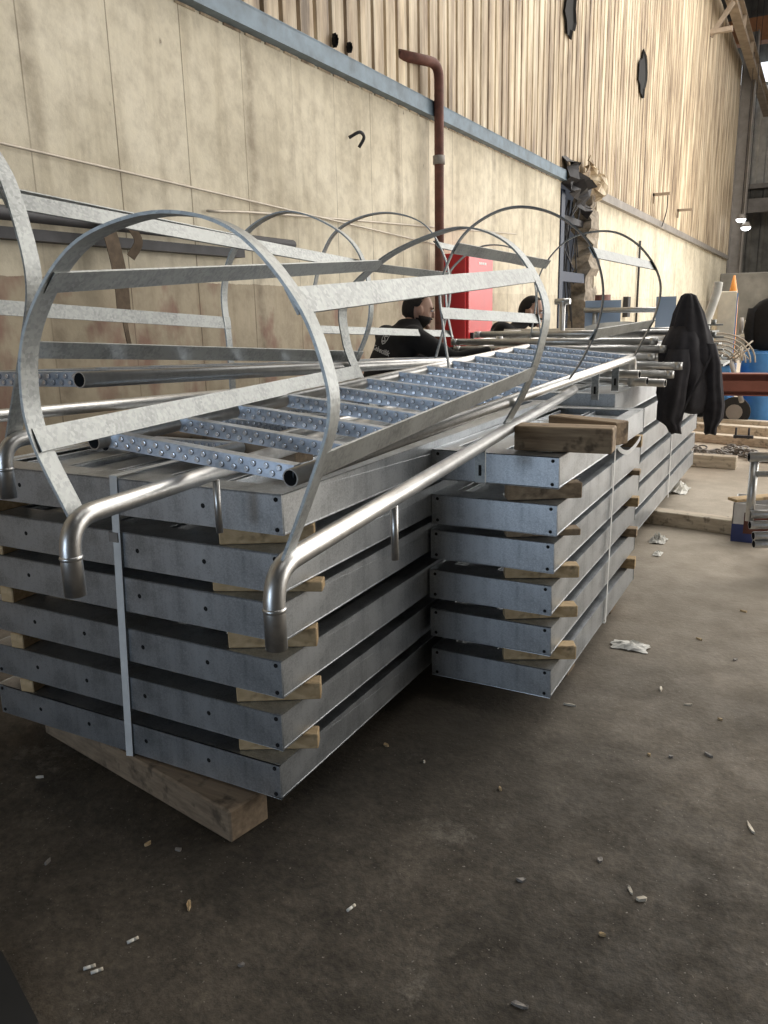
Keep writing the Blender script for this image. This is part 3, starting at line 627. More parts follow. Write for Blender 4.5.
B0 = V((-0.852, 1.165, 1.050)); dB = (V((-1.034, 3.90, 1.13)) - B0).normalized()
A0 = V((-1.268, 1.070, 1.124)); A1 = V((-1.590, 3.35, 1.095))
tb(L1, bend(B0 - dB * 0.03 - V((0, 0, 0.155)), B0 - dB * 0.03, B0 + dB * 2.70, 0.075), 'handrail')
tb(L1, bend(A0 - V((0, 0.03, 0.155)), A0 - V((0, 0.03, 0)), A1, 0.075), 'handrail')
for pts in (h1, h2, h3, h4): hoop(L1, pts)
c1 = V((-1.08, 1.15, 1.36)); c2 = V((-1.26, 2.76, 1.45)); cc = (c1 + c2) / 2
def lerp(a, b, u): return V(a) * (1 - u) + V(b) * u
flat(L1, (-1.303, 1.102, 1.578), (-1.515, 2.795, 1.688), cc)                 # upper left
flat(L1, (-0.806, 1.198, 1.530), (-0.868, 2.711, 1.622), cc)                # upper right
flat(L1, h1[1], h2[1], cc)                                                   # lower left
flat(L1, (-0.775, 1.205, 1.235), (-0.868, 2.712, 1.290), cc)                # lower right
c3 = V((-1.12, 3.3, 1.58)); c4 = V((-1.07, 4.4, 1.57)); cc = (c3 + c4) / 2
flat(L1, (-1.375, 3.23, 1.765), (-1.325, 4.32, 1.745), cc); flat(L1, (-0.845, 3.397, 1.73), (-0.80, 4.475, 1.72), cc)
flat(L1, (-1.434, 3.212, 1.50), (-1.362, 4.31, 1.46), cc); flat(L1, (-0.83, 3.40, 1.40), (-0.79, 4.48, 1.42), cc)
for t, ln, sl in ((0.53, 0.145, False), (1.226, 0.105, True)): bracket(L1, B0 + dB * t - V((0, 0, 0.015)), ln, slot=sl)
p = lerp(A0, A1, 0.22); bracket(L1, p - V((0, 0, 0.015)), 0.145, slot=False)
for t in (2.35, 2.7): bracket(L1, D0 + d1 * t - V((0, 0, 0.015)), 0.12)

hA = [(-1.90, 1.418, 1.20), (-1.801, 1.424, 1.445), (-1.754, 1.426, 1.592), (-1.77, 1.425, 1.735), (-1.82, 1.423, 1.878), (-1.93, 1.418, 1.99), (-2.10, 1.41, 2.035), (-2.28, 1.40, 1.98), (-2.42, 1.39, 1.83), (-2.46, 1.39, 1.62), (-2.42, 1.39, 1.40), (-2.33, 1.39, 1.22)]
hB = [(-2.287, 2.843, 1.191), (-2.29, 2.842, 1.408), (-2.299, 2.84, 1.599), (-2.25, 2.85, 1.762), (-2.137, 2.873, 1.877), (-1.979, 2.904, 1.92), (-1.809, 2.938, 1.86), (-1.694, 2.961, 1.758), (-1.648, 2.97, 1.6), (-1.661, 2.968, 1.441), (-1.763, 2.947, 1.227)]
hC = [(-2.423, 3.794, 1.184), (-2.452, 3.786, 1.428), (-2.441, 3.789, 1.665), (-2.351, 3.813, 1.893), (-2.216, 3.85, 1.987), (-2.034, 3.9, 2.012), (-1.857, 3.948, 1.945), (-1.757, 3.975, 1.779), (-1.733, 3.982, 1.593), (-1.769, 3.972, 1.416), (-1.816, 3.959, 1.239)]
hD = [(-2.154, 5.032, 1.262), (-2.206, 5.021, 1.523), (-2.206, 5.021, 1.714), (-2.134, 5.037, 1.824), (-1.994, 5.068, 1.911), (-1.838, 5.103, 1.91), (-1.731, 5.126, 1.845), (-1.668, 5.14, 1.745), (-1.639, 5.147, 1.572), (-1.671, 5.14, 1.321)]
L2 = thing('caged_ladder', 'galvanised caged ladder behind the front one, against the left side', 'ladder', (-2.0, 2.8, 1.1), 'caged ladders on the stacks')
D2 = V((-1.670, 1.46, 1.355)); d2 = (V((-1.70, 3.69, 1.262)) - D2).normalized(); C2 = D2 + V((-0.50, -0.03, -0.005))
tb(L2, bend(D2, D2 + d2 * 3.7, D2 + d2 * 3.7 - V((0, 0, 0.12)), 0.05)); tb(L2, bend(C2, C2 + d2 * 3.7, C2 + d2 * 3.7 - V((0, 0, 0.12)), 0.05))
add_rungs(L2, C2, D2, d2, d2, [0.035 + 0.25 * k for k in range(14)])
B2 = V((-1.885, 1.40, 1.20)); dB2 = V((0.04, 1, -0.03)).normalized()
A2 = B2 + V((-0.46, -0.02, 0.02))
tb(L2, bend(B2 - V((0, 0.03, 0.155)), B2 - V((0, 0.03, 0)), B2 + dB2 * 2.4, 0.075), 'handrail')
tb(L2, bend(A2 - V((0, 0.03, 0.155)), A2 - V((0, 0.03, 0)), A2 + dB2 * 2.4, 0.075), 'handrail')
for pts in (hA, hB, hC, hD): hoop(L2, pts)
cc = V((-2.05, 2.15, 1.57))
flat(L2, (-1.80, 1.424, 1.80), (-1.672, 2.965, 1.70), cc); flat(L2, (-2.33, 1.395, 1.93), (-2.205, 2.86, 1.825), cc)
flat(L2, (-2.46, 1.39, 1.58), (-2.296, 2.842, 1.48), cc); flat(L2, (-1.80, 1.424, 1.43), (-1.70, 2.96, 1.33), cc)
cc = V((-2.0, 4.4, 1.6))
flat(L2, (-2.42, 3.80, 1.79), (-2.20, 5.02, 1.74), cc); flat(L2, (-1.79, 3.965, 1.85), (-1.70, 5.13, 1.80), cc)
flat(L2, (-2.452, 3.787, 1.428), (-2.185, 5.02, 1.365), cc)

# a third ladder section lying lower between them
L3 = thing('ladder_section', 'low ladder section with dimpled rungs half hidden between the two caged ladders', 'ladder', (-1.9, 3.0, 1.05))
D3 = V((-1.66, 1.95, 1.085)); C3 = V((-2.14, 1.95, 1.085)); d3 = V((-0.02, 1, 0)).normalized()
tb(L3, [D3, D3 + d3 * 2.2]); tb(L3, [C3, C3 + d3 * 2.2]); add_rungs(L3, C3, D3, d3, d3, [0.1 + 0.25 * k for k in range(9)])

# ------------------------------------------------------------------ guard rail pile on the far stack
def guardrail(label, c, ln, dep, rot, n=3, tilt=0.0, name='guardrail'):
    g = thing(name, label, 'railing', (0, 0, 0), 'guard rails piled on the far stack')
    for s in (0, 1):
        mb = MB(); mb.two = True; mb.tube([(-ln / 2, dep * (s - .5), 0), (ln / 2, dep * (s - .5), 0)], 0.021, 12); mb.build('rail', ['tube', 'hole'], g)
    for k in range(n):
        x = -ln / 2 + 0.12 + k * (ln - 0.24) / (n - 1)
        mb = MB(); mb.tube([(x, -dep / 2, 0), (x, dep / 2, 0)], 0.017, 10, caps='flat'); mb.build('cross_bar', 'tube', g)
    for s in (-1, 1):
        mb = MB(); mb.tube([(s * (ln / 2 - 0.02), -dep / 2 - 0.01, -0.021), (s * (ln / 2 - 0.02), -dep / 2 - 0.01, 0.021)], 0.0215, 12, caps='flat'); mb.build('end_lug', 'tube', g)
    g.location = c; g.rotation_euler = (tilt, 0, rot); return g
rnd = random.Random(21)
for i in range(7):
    guardrail('galvanised guard rail lying flat, %s in the pile on the far stack' % ['lowest', 'second from the bottom', 'third from the bottom', 'fourth from the bottom', 'third from the top', 'second from the top', 'topmost'][i],
              (-1.42 + rnd.uniform(-.06, .06) + (0.05 if i < 3 else -0.04), 5.02 + 0.07 * i + rnd.uniform(-.05, .05), 1.10 + 0.043 * i), 1.32, 0.62 + 0.05 * (i % 3), rnd.uniform(-.035, .035), 3 + i % 2)
# upright guard rail with the jacket post
g = thing('railing_frame', 'upright galvanised guard rail panel behind the ladder, its top tube running to the jacket', 'railing', (-1.3, 5.05, 1.08))
mb = MB(); mb.tube([(-1.86, 5.00, 1.288), (-0.66, 5.07, 1.255)], 0.025, 14, caps='flat'); mb.build('top_rail', 'tube', g)
for x, z1, z0 in ((-1.84, 1.35, 1.08), (-1.36, 1.28, 1.08), (-0.74, 1.42, 1.08)):
    mb = MB(); mb.tube([(x, 5.03, z0), (x, 5.03, z1)], 0.021, 12, caps='flat'); mb.build('post', 'tube', g)
mb = MB(); mb.tube([(-1.9, 5.12, 1.16), (-0.80, 5.15, 1.15)], 0.017, 12, caps='flat'); mb.build('mid_rail', 'tube', g)
g = thing('railing_frame', 'farther upright guard rail panel, seen behind the pale blue plates', 'railing', (-1.3, 6.1, 1.08))
mb = MB(); mb.tube([(-1.6, 6.2, 1.50), (-0.78, 6.3, 1.49)], 0.02, 12, caps='flat'); mb.build('top_rail', 'tube', g)
for x in (-1.52, -0.83):
    mb = MB(); mb.tube([(x, 6.22, 1.08), (x, 6.22, 1.5)], 0.02, 10, caps='flat'); mb.build('post', 'tube', g)
mb = MB(); mb.tube([(-1.52, 5.34, 1.33), (-1.52, 5.34, 1.56)], 0.02, 10, caps='flat'); mb.tube([(-1.57, 5.34, 1.56), (-1.47, 5.34, 1.56)], 0.02, 10, caps='flat')
mb.tube([(-1.52, 5.34, 1.33), (-1.52, 5.34, 1.12)], 0.02, 10, caps='flat')
tag(mb.build('tee_post', 'tube'), 'short galvanised T-shaped post rising from the guard rail pile', 'post')
mb = MB(); mb.box((-0.96, 5.9, 1.33), (0.13, 0.012, 0.50), 0.35); tag(mb.build('steel_plate', 'paleblue'), 'pale blue flat plate standing left of the hanging jacket', 'plate')
mb = MB(); mb.box((-1.47, 6.25, 1.33), (0.26, 0.012, 0.48), 0.3); tag(mb.build('steel_plate', 'paleblue'), 'wider pale blue plate near the wall opening, behind the rails', 'plate')
mb = MB(); mb.strip(catmull([(-1.34, 5.25, 1.375), (-1.25, 5.3, 1.395), (-1.12, 5.4, 1.40), (-1.03, 5.42, 1.385), (-1.06, 5.36, 1.372), (-1.2, 5.3, 1.372)], 6), (0, 0, 1), w=0.05, th=0.002); tag(mb.build('plastic_curl', 'paper'), 'curl of white plastic lying on the guard rail pile', 'plastic')
mb = MB(); mb.tube(catmull([(-0.93, 7.1, 1.08), (-0.87, 7.15, 1.25), (-0.84, 7.24, 1.42), (-0.80, 7.32, 1.60), (-0.79, 7.34, 1.70)], 6), 0.035, 10, caps='flat', radii=None)
o = tag(mb.build('film_roll', 'paper'), 'white wrapped roll leaning up behind the hanging jacket', 'roll')
# loose tube ends that stick out toward the jacket
for i, (y, z, x1) in enumerate(((4.42, 1.125, -0.80), (4.36, 1.165, -0.83), (4.50, 1.11, -0.72))):
    mb = MB(); mb.two = True; mb.tube([(-1.9, y + 0.25, z), (x1, y + 0.05, z)], 0.021, 14)
    tag(mb.build('loose_tube', ['tube', 'hole']), ['loose galvanised tube, middle one of those ending below the jacket', 'loose galvanised tube, highest of those ending below the jacket', 'loose galvanised tube, the longest one ending below the jacket'][i], 'tube')

# ------------------------------------------------------------------ hanging jacket
def loft(mb, secs, seg=28, seed=0, fold=0.012, close=True):
    """secs: (centre, rx, ry, yaw); folds grow towards the bottom"""
    vs = []; n = len(secs)
    for i, (c, rx, ry, yaw) in enumerate(secs):
        u = i / (n - 1)
        for k in range(seg):
            a = 2 * PI * k / seg; f = 1 + (fold / max(rx, .02)) * min(1, u * 2) ** 0.5 * (1.2 * abs(math.sin(3.5 * a + seed + u)) - 0.7 + 0.6 * math.sin(8 * a + 2 * seed + u * 4) + 0.35 * math.sin(7 * u * PI + 2 * a)) * 0.6
            p = V((math.cos(a) * rx * f, math.sin(a) * ry * f, 0.006 * math.sin(3 * a + seed) * u)); p = Matrix.Rotation(yaw, 3, 'Z') @ p
            vs.append(V(c) + p)
    fs = [(i * seg + k, (i + 1) * seg + k, (i + 1) * seg + (k + 1) % seg, i * seg + (k + 1) % seg) for i in range(n - 1) for k in range(seg)]
    mb.add(vs, fs, True); mb.add(vs[:seg], [list(range(seg))]); mb.add(vs[-seg:], [list(range(seg))])
r_ = V((0.882, 0.471, 0)); J = V((-0.70, 5.06, 0))
def jp(px, z, fw=0.0):   # jacket local: metres to the right of its hook, height, metres toward the hall
    return J + r_ * px + V((0.462, -0.854, 0)) * fw * 0.9 + V((0, 0, z))
jk = thing('hooded_jacket', 'charcoal hooded jacket hung on the end of the guard rails', 'jacket', tuple(J + V((0, 0, 0.8))))
yw = math.atan2(0.471, 0.882)
mb = MB(); loft(mb, [(jp(-0.005, 1.583), 0.018, 0.018, yw), (jp(0.0, 1.57), 0.038, 0.035, yw), (jp(0.002, 1.53), 0.058, 0.05, yw), (jp(0.008, 1.47), 0.080, 0.065, yw), (jp(0.014, 1.40), 0.102, 0.08, yw), (jp(0.022, 1.33), 0.122, 0.095, yw), (jp(0.03, 1.27), 0.138, 0.105, yw), (jp(0.04, 1.21), 0.140, 0.11, yw), (jp(0.06, 1.16), 0.10, 0.085, yw)], 60, 1.0, 0.017)
mb.build('hood', 'jacket', jk)
mb = MB(); loft(mb, [(jp(-0.02, 1.40), 0.07, 0.07, yw), (jp(-0.03, 1.32, .03), 0.105, 0.10, yw), (jp(-0.03, 1.24, .03), 0.128, 0.11, yw), (jp(-0.02, 1.12, .03), 0.138, 0.105, yw), (jp(-0.01, 1.02, .03), 0.142, 0.10, yw), (jp(0.0, 0.95, .03), 0.135, 0.09, yw), (jp(0.02, 0.90, .03), 0.10, 0.07, yw)], 64, 2.2, 0.020)
mb.build('body', 'jacket', jk)
mb = MB(); loft(mb, [(jp(-0.07, 1.27, .10), 0.060, 0.06, yw), (jp(-0.085, 1.17, .13), 0.078, 0.055, yw), (jp(-0.095, 1.05, .14), 0.072, 0.055, yw), (jp(-0.10, 0.95, .13), 0.078, 0.05, yw), (jp(-0.105, 0.87, .13), 0.068, 0.04, yw), (jp(-0.08, 0.83, .13), 0.040, 0.035, yw), (jp(-0.065, 0.79, .13), 0.030, 0.03, yw)], 40, 0.3, 0.013)
mb.build('sleeve', 'jacket', jk)
mb = MB(); loft(mb, [(jp(0.11, 1.30, .05), 0.045, 0.06, yw), (jp(0.135, 1.18, .06), 0.055, 0.055, yw), (jp(0.15, 1.06, .06), 0.058, 0.05, yw), (jp(0.172, 0.94, .06), 0.060, 0.045, yw), (jp(0.175, 0.86, .06), 0.050, 0.04, yw), (jp(0.165, 0.81, .06), 0.034, 0.03, yw), (jp(0.165, 0.77, .06), 0.030, 0.028, yw)], 40, 1.3, 0.012)
mb.build('sleeve', 'jacket', jk)
mb = MB(); mb.strip(catmull([jp(0.10, 1.24, .16), jp(0.04, 1.10, .17), jp(-0.02, 0.98, .17), jp(-0.06, 0.86, .17)], 6), (0.88, 0.47, 0), w=0.012, th=0.006); mb.build('zip_edge', 'jacket', jk)

# ------------------------------------------------------------------ people
def skin_mesh(name, mat, parent, verts, edges, radii, root=0, sub=2, weld=0):
    me = bpy.data.meshes.new(name); me.from_pydata([tuple(v) for v in verts], edges, [])
    o = bpy.data.objects.new(name, me); COL.objects.link(o)
    sk = o.modifiers.new('skin', 'SKIN'); sk.use_smooth_shade = True
    for i, r in enumerate(radii):
        d = me.skin_vertices[0].data[i]; d.radius = r if isinstance(r, tuple) else (r, r); d.use_root = (i == root)
    ss = o.modifiers.new('sub', 'SUBSURF'); ss.levels = sub; ss.render_levels = sub
    if weld:
        s2 = o.modifiers.new('sm', 'SMOOTH'); s2.iterations = int(weld); s2.factor = 0.5
    dg = bpy.context.evaluated_depsgraph_get(); nm_ = bpy.data.meshes.new_from_object(o.evaluated_get(dg)); bpy.data.objects.remove(o)
    nm_.materials.clear(); nm_.materials.append(M[mat])
    for p in nm_.polygons: p.use_smooth = True
    o = bpy.data.objects.new(name, nm_); COL.objects.link(o); o.parent = parent; return o
def person(label, loc, yaw, bendf, arm_r, arm_l, text=False, turn=0.0):
    g = thing('person', label, 'person', loc); g.rotation_euler = (0, 0, yaw)
    # +x is forward
    pel = V((-0.10, 0, 0.95)); sp_ = V((-0.10 + 0.10 * bendf, 0, 1.12)); ch = V((-0.04 + 0.22 * bendf, 0, 1.31 - .03 * bendf)); nk = V((0.0 + 0.36 * bendf, 0, 1.46 - .06 * bendf)); hd = nk + V((0.07, 0, 0.10))
    sR = ch + V((0.01, -0.17, 0.07)); sL = ch + V((0.01, 0.17, 0.07))
    eR, wR = V(arm_r[0]), V(arm_r[1]); eL, wL = V(arm_l[0]), V(arm_l[1])
    # body, continuous: head-neck-torso-arms-legs
    vs = [pel, sp_, ch, nk, nk + V((0.03, 0, 0.05)), sR, (sR + eR) / 2, eR, wR, sL, (sL + eL) / 2, eL, wL,
          V((-0.09, -0.10, 0.86)), V((-0.03, -0.11, 0.48)), V((-0.10, -0.12, 0.09)), V((0.07, -0.13, 0.04)), V((-0.09, 0.10, 0.86)), V((0.0, 0.12, 0.48)), V((-0.06, 0.13, 0.09)), V((0.11, 0.14, 0.04))]
    ed = [(0, 1), (1, 2), (2, 3), (3, 4), (2, 5), (5, 6), (6, 7), (7, 8), (2, 9), (9, 10), (10, 11), (11, 12), (0, 13), (13, 14), (14, 15), (15, 16), (0, 17), (17, 18), (18, 19), (19, 20)]
    rd = [(0.14, 0.12), (0.15, 0.115), (0.175, 0.125), 0.058, 0.052, 0.068, 0.055, 0.046, 0.030, 0.068, 0.055, 0.046, 0.030, 0.09, 0.062, 0.045, 0.035, 0.09, 0.062, 0.045, 0.035]
    body = skin_mesh('body', 'skin', g, vs, ed, [tuple(c * 0.62 for c in r) if isinstance(r, tuple) else (r * 0.95 if i in (3, 4, 8, 12) else r * 0.62) for i, r in enumerate(rd)], 0)
    # sweater over torso and arms
    mb = MB()
    def ell(c, rx, ry): return (V(c), rx, ry)
    secs = [ell((-0.10, 0, 0.88), .135, .175), ell((-0.10, 0, 0.95), .140, .180), ell(pel * .5 + sp_ * .5, .140, .180), ell(sp_, .142, .185), ell(sp_ * .5 + ch * .5, .145, .195), ell(ch, .145, .205), ell(ch + V((0.01, 0, 0.06)), .135, .205), ell(ch * .35 + nk * .65 + V((-.01, 0, 0.02)), .115, .175), ell(nk - V((0.01, 0, -0.01)), .078, .095), ell(nk + V((0.0, 0, 0.045)), .068, .070)]
    sg = 28; vs = []
    for c, rx, ry in secs: vs += [c + V((math.cos(2 * PI * k / sg) * rx, math.sin(2 * PI * k / sg) * ry, 0)) for k in range(sg)]
    mb.add(vs, [(i * sg + k, i * sg + (k + 1) % sg, (i + 1) * sg + (k + 1) % sg, (i + 1) * sg + k) for i in range(len(secs) - 1) for k in range(sg)] + [list(range(sg))[::-1], list(range((len(secs) - 1) * sg, len(secs) * sg))], True)
    for (sj, ej, wj) in ((sR, eR, wR), (sL, eL, wL)):
        inner = sj + (ch - sj) * 0.35
        mb.tube([inner, sj, (sj + ej) / 2, ej, (ej + wj) / 2, wj - (wj - ej) * 0.04], .07, 18, caps='flat', radii=[.070, .078, .068, .058, .050, .040]); mb.ball(sj, .082, .082, .080, 16, 10); mb.ball(ej, .059, .059, .059, 16, 10)
    o = mb.build('sweater', 'black', None, (0, 0, 0))
    rm = o.modifiers.new('rm', 'REMESH'); rm.mode = 'VOXEL'; rm.voxel_size = 0.014; rm.use_smooth_shade = True
    s2 = o.modifiers.new('sm', 'SMOOTH'); s2.iterations = 12; s2.factor = 0.5
    bpy.context.view_layer.update(); dg = bpy.context.evaluated_depsgraph_get(); sm_ = bpy.data.meshes.new_from_object(o.evaluated_get(dg)); bpy.data.objects.remove(o)
    sm_.materials.clear(); sm_.materials.append(M['black'])
    for p in sm_.polygons: p.use_smooth = True
    sh = bpy.data.objects.new('sweater', sm_); COL.objects.link(sh); sh.parent = g
    tr_ = skin_mesh('trousers', 'trouser', g, [V((-0.10, 0, 0.93)), V((-0.09, -0.10, 0.86)), V((-0.03, -0.11, 0.48)), V((-0.10, -0.12, 0.12)), V((-0.09, 0.10, 0.86)), V((0.0, 0.12, 0.48)), V((-0.06, 0.13, 0.12))],
                    [(0, 1), (1, 2), (2, 3), (0, 4), (4, 5), (5, 6)], [(0.155, 0.13), 0.10, 0.075, 0.062, 0.10, 0.075, 0.062], 0)
    for (a, s) in ((V((-0.10, -0.12, 0.0)), 0), (V((-0.06, 0.13, 0.0)), 1)):
        mb = MB(); mb.v = []; mb.ball((a.x + 0.06, a.y, 0.045), 0.145, 0.052, 0.05, 14, 8, None, lambda p: V((p.x, p.y, max(p.z, -0.044)))); mb.ball((a.x, a.y, 0.11), 0.055, 0.05, 0.07, 12, 8)
        o = mb.build('boot', 'boot', None, (0, 0, 0)); o.parent = g
    # head sculpt
    H = Matrix.Rotation(turn, 3, 'Z') @ Matrix.Rotation(0.18, 3, 'Y')
    def headfn(p):
        x, y, z = p; u = z / 0.118
        if u < 0: x *= 1 - 0.10 * u * u; y *= 1 - 0.28 * u * u; x += 0.018 * (-u)
        if x > 0 and -0.3 < u < 0.25 and abs(y) < 0.055: x -= 0.006
        return V((x, y, z))
    mb = MB(); mb.ball(hd, 0.098, 0.076, 0.118, 28, 20, H, headfn)
    def hp(x, y, z): return hd + H @ V((x, y, z))
    mb.ball(hp(0.100, 0, -0.012), 0.020, 0.012, 0.022, 10, 8, H @ Matrix.Rotation(-0.45, 3, 'Y')); mb.ball(hp(0.106, 0, -0.028), 0.014, 0.016, 0.010, 10, 8, H)
    mb.ball(hp(0.088, 0, 0.022), 0.012, 0.055, 0.010, 12, 6, H)
    for s in (-1, 1): mb.ball(hp(0.006, s * 0.084, -0.004), 0.019, 0.009, 0.032, 12, 8, H @ Matrix.Rotation(-0.2, 3, 'Y'))
    mb.ball(hp(0.094, 0, -0.058), 0.010, 0.026, 0.006, 10, 6, H); mb.ball(hp(0.092, 0, -0.068), 0.010, 0.022, 0.006, 10, 6, H)
    mb.ball(hp(0.078, 0, -0.098), 0.022, 0.026, 0.018, 10, 6, H)
    o = mb.build('head', 'skin', None, (0, 0, 0)); o.parent = g
    rmh = o.modifiers.new('r', 'REMESH'); rmh.mode = 'VOXEL'; rmh.voxel_size = 0.006; rmh.use_smooth_shade = True
    smh = o.modifiers.new('s', 'SMOOTH'); smh.iterations = 3
    mb = MB()
    for s in (-1, 1): mb.ball(hp(0.089, s * 0.031, 0.006), 0.010, 0.013, 0.007, 10, 6, H)
    o = mb.build('eyes', 'white', None, (0, 0, 0)); o.parent = g
    mb = MB()
    for s in (-1, 1): mb.ball(hp(0.0965, s * 0.031, 0.005), 0.004, 0.006, 0.006, 8, 6, H); mb.ball(hp(0.094, s * 0.033, 0.024), 0.006, 0.020, 0.004, 8, 6, H)
    o = mb.build('brows', 'hair', None, (0, 0, 0)); o.parent = g
    mb = MB()   # hair cap
    def hairfn(p):
        x, y, z = p
        lim = 0.035 + (0.10 * max(0, x) / 0.1) - (0.085 if x < -0.03 else 0.0) - (0.0 if x > 0.02 else 0.02)
        if z < lim: return V((x * 0.80, y * 0.80, max(z, -0.075) if x < 0 else lim))
        return p
    mb.ball(hp(-0.004, 0, 0.006), 0.106, 0.084, 0.122, 28, 20, H, hairfn); o = mb.build('hair', 'hair', None, (0, 0, 0)); o.parent = g
    mb = MB()   # beard along the jaw
    def beardfn(p):
        x, y, z = p; u = z / 0.112
        if z > -0.034 or x < -0.02: return V((x * 0.72, y * 0.72, z * 0.8))
        x *= 1 - 0.10 * u * u; y *= 1 - 0.26 * u * u; x += 0.020 * (-u); return V((x, y, z))
    mb.ball(hp(0.0, 0, -0.002), 0.100, 0.080, 0.122, 28, 20, H, beardfn); mb.ball(hp(0.100, 0, -0.047), 0.006, 0.026, 0.005, 8, 6, H)
    o = mb.build('beard', 'hair', None, (0, 0, 0)); o.parent = g
    # hands: palm + five fingers each
    for side, e, w_ in ((-1, eR, wR), (1, eL, wL)):
        f = (w_ - e).normalized(); sd = f.cross(V((0, 0, 1))).normalized(); up_ = sd.cross(f)
        vv = [w_, w_ + f * 0.05, w_ + f * 0.085]; ee = [(0, 1), (1, 2)]; rr = [0.026, (0.034, 0.016), (0.036, 0.014)]
        for k, (off, ln) in enumerate(((-0.030, 0.062), (-0.010, 0.075), (0.010, 0.070), (0.028, 0.055))):
            b0 = len(vv); base = w_ + f * 0.092 + sd * off
            vv += [base, base + f * ln * .5 - up_ * 0.012, base + f * ln * 0.85 - up_ * 0.040]; ee += [(2, b0), (b0, b0 + 1), (b0 + 1, b0 + 2)]; rr += [0.0095, 0.009, 0.0075]
        b0 = len(vv); vv += [w_ + f * 0.04 + sd * side * -0.035, w_ + f * 0.085 + sd * side * -0.055 - up_ * 0.02]; ee += [(1, b0), (b0, b0 + 1)]; rr += [0.011, 0.009]
        skin_mesh('hand', 'skin', g, vv, ee, rr, 0, 2)
    return g, sh, ch
P1, sh1, ch1 = person('bearded person in a black printed sweater bending over the ladders', (-2.484, 4.774, -0.01), math.radians(58), 0.35,
                      ((0.22, -0.38, 1.22), (0.44, -0.50, 1.27)), ((0.34, 0.16, 1.18), (0.52, -0.06, 1.27)), True, -0.45)
P2, sh2, _ = person('second person in black behind the rails, head bowed, beside the red cabinet', (-2.50, 6.33, 0), math.radians(25), 1.0,
                    ((0.45, -0.24, 1.14), (0.66, -0.10, 1.05)), ((0.45, 0.2, 1.1), (0.66, 0.12, 1.05)), False, -0.35)
# print on the back of the sweater
def project_print(txt_obj_mesh, name):
    o = bpy.data.objects.new(name, txt_obj_mesh); COL.objects.link(o); return o
def back_print():
    bpy.context.view_layer.update()
    cu = bpy.data.curves.new('t', 'FONT'); cu.body = 'Çebecilik'; cu.size = 0.045; cu.align_x = 'CENTER'; cu.resolution_u = 2; cu.offset = 0.0012
    to = bpy.data.objects.new('t', cu); COL.objects.link(to); dg = bpy.context.evaluated_depsgraph_get()
    me = bpy.data.meshes.new_from_object(to.evaluated_get(dg)); bpy.data.objects.remove(to)
    bm = bmesh.new(); bm.from_mesh(me)
    # shield emblem: outline plus an S-like bar
    def poly(pts):
        vs = [bm.verts.new((x * .8, (y - .078) * .8 + .052, 0)) for x, y in pts]; bm.faces.new(vs)
    out = [(-.035, .17), (0, .185), (.035, .17), (.035, .125), (.022, .095), (0, .078), (-.022, .095), (-.035, .125)]
    for i in range(8):
        a = out[i]; b2 = out[(i + 1) % 8]; c = lambda p: (p[0] * 0.78, (p[1] - .13) * .78 + .13)
        poly([a, b2, c(b2), c(a)])
    poly([(-.018, .15), (.02, .158), (.02, .148), (-.018, .140)]); poly([(-.018, .140), (-.006, .140), (.018, .118), (.006, .118)]); poly([(-.02, .108), (.018, .118), (.018, .108), (-.02, .098)])
    bmesh.ops.triangulate(bm, faces=bm.faces[:]); bmesh.ops.subdivide_edges(bm, edges=[e for e in bm.edges if e.calc_length() > 0.02], cuts=2)
    bm.to_mesh(me); bm.free(); me.materials.clear(); me.materials.append(M['logo'])
    from mathutils.bvhtree import BVHTree
    bmx = bmesh.new(); bmx.from_mesh(sh1.data); T = BVHTree.FromBMesh(bmx)
    # print frame in the person's local space: on the back, right shoulder blade side
    nrm = V((-0.75, -0.66, 0.1)).normalized(); xd = V((0.66, -0.75, 0)); xd = (Matrix.Rotation(math.radians(-20), 3, nrm) @ xd).normalized(); yd = nrm.cross(xd).normalized()
    if yd.z < 0: yd = -yd
    org = V((-0.05, 0.035, 1.265))
    for v in me.vertices:
        p = org + xd * v.co.x + yd * v.co.y + nrm * 0.6
        hit, nn, _, _ = T.ray_cast(p, -nrm)
        v.co = (hit + nn * 0.003) if hit else p - nrm * 0.45
    bmx.free()
    o = bpy.data.objects.new('printed_lettering', me); COL.objects.link(o); o.parent = sh1; o['label'] = 'grey shield emblem and lettering on the back'
back_print()

# ------------------------------------------------------------------ far work area
g = thing('control_cabinet', 'cream and blue control cabinet standing in the far hall', 'cabinet', (-1.3, 12.3, 0))
yaw = 0.32
mb = MB(); R3 = Matrix.Rotation(yaw, 3, 'Z'); mb.box((-1.24, 12.50, 0.86), (0.25, 0.25, 1.71), R3, 0.01); mb.build('body', 'beige', g)
mb = MB(); mb.box(V((-1.24, 12.50, 0.86)) + R3 @ V((0.131, 0, 0)), (0.012, 0.24, 1.66), R3); mb.build('door', 'blue', g)
mb = MB(); mb.tube([(-1.335, 14.6, 1.0), (-1.335, 14.6, 1.65), (-1.34, 14.6, 2.0)], 0.1, 14, caps='flat', radii=[0.09, 0.08, 0.015]); mb.tube([(-1.335, 14.6, 0), (-1.335, 14.6, 1.0)], 0.09, 14, caps='flat'); tag(mb.build('orange_cone', 'orange'), 'orange cone-topped post behind the cream cabinet', 'cone')
g = thing('rolling_machine', 'blue wheeled machine with curved bars behind the brown beam', 'machine', (-1.0, 11.6, 0))
mb = MB(); mb.bb((-1.65, 11.25, 0.22), (-0.98, 12.0, 0.78), 0.02); mb.build('body', 'blue', g)
mb = MB(); mb.bb((-1.65, 11.2, 0.78), (-0.98, 12.0, 0.82), 0.01); mb.build('table', 'darksteel', g)
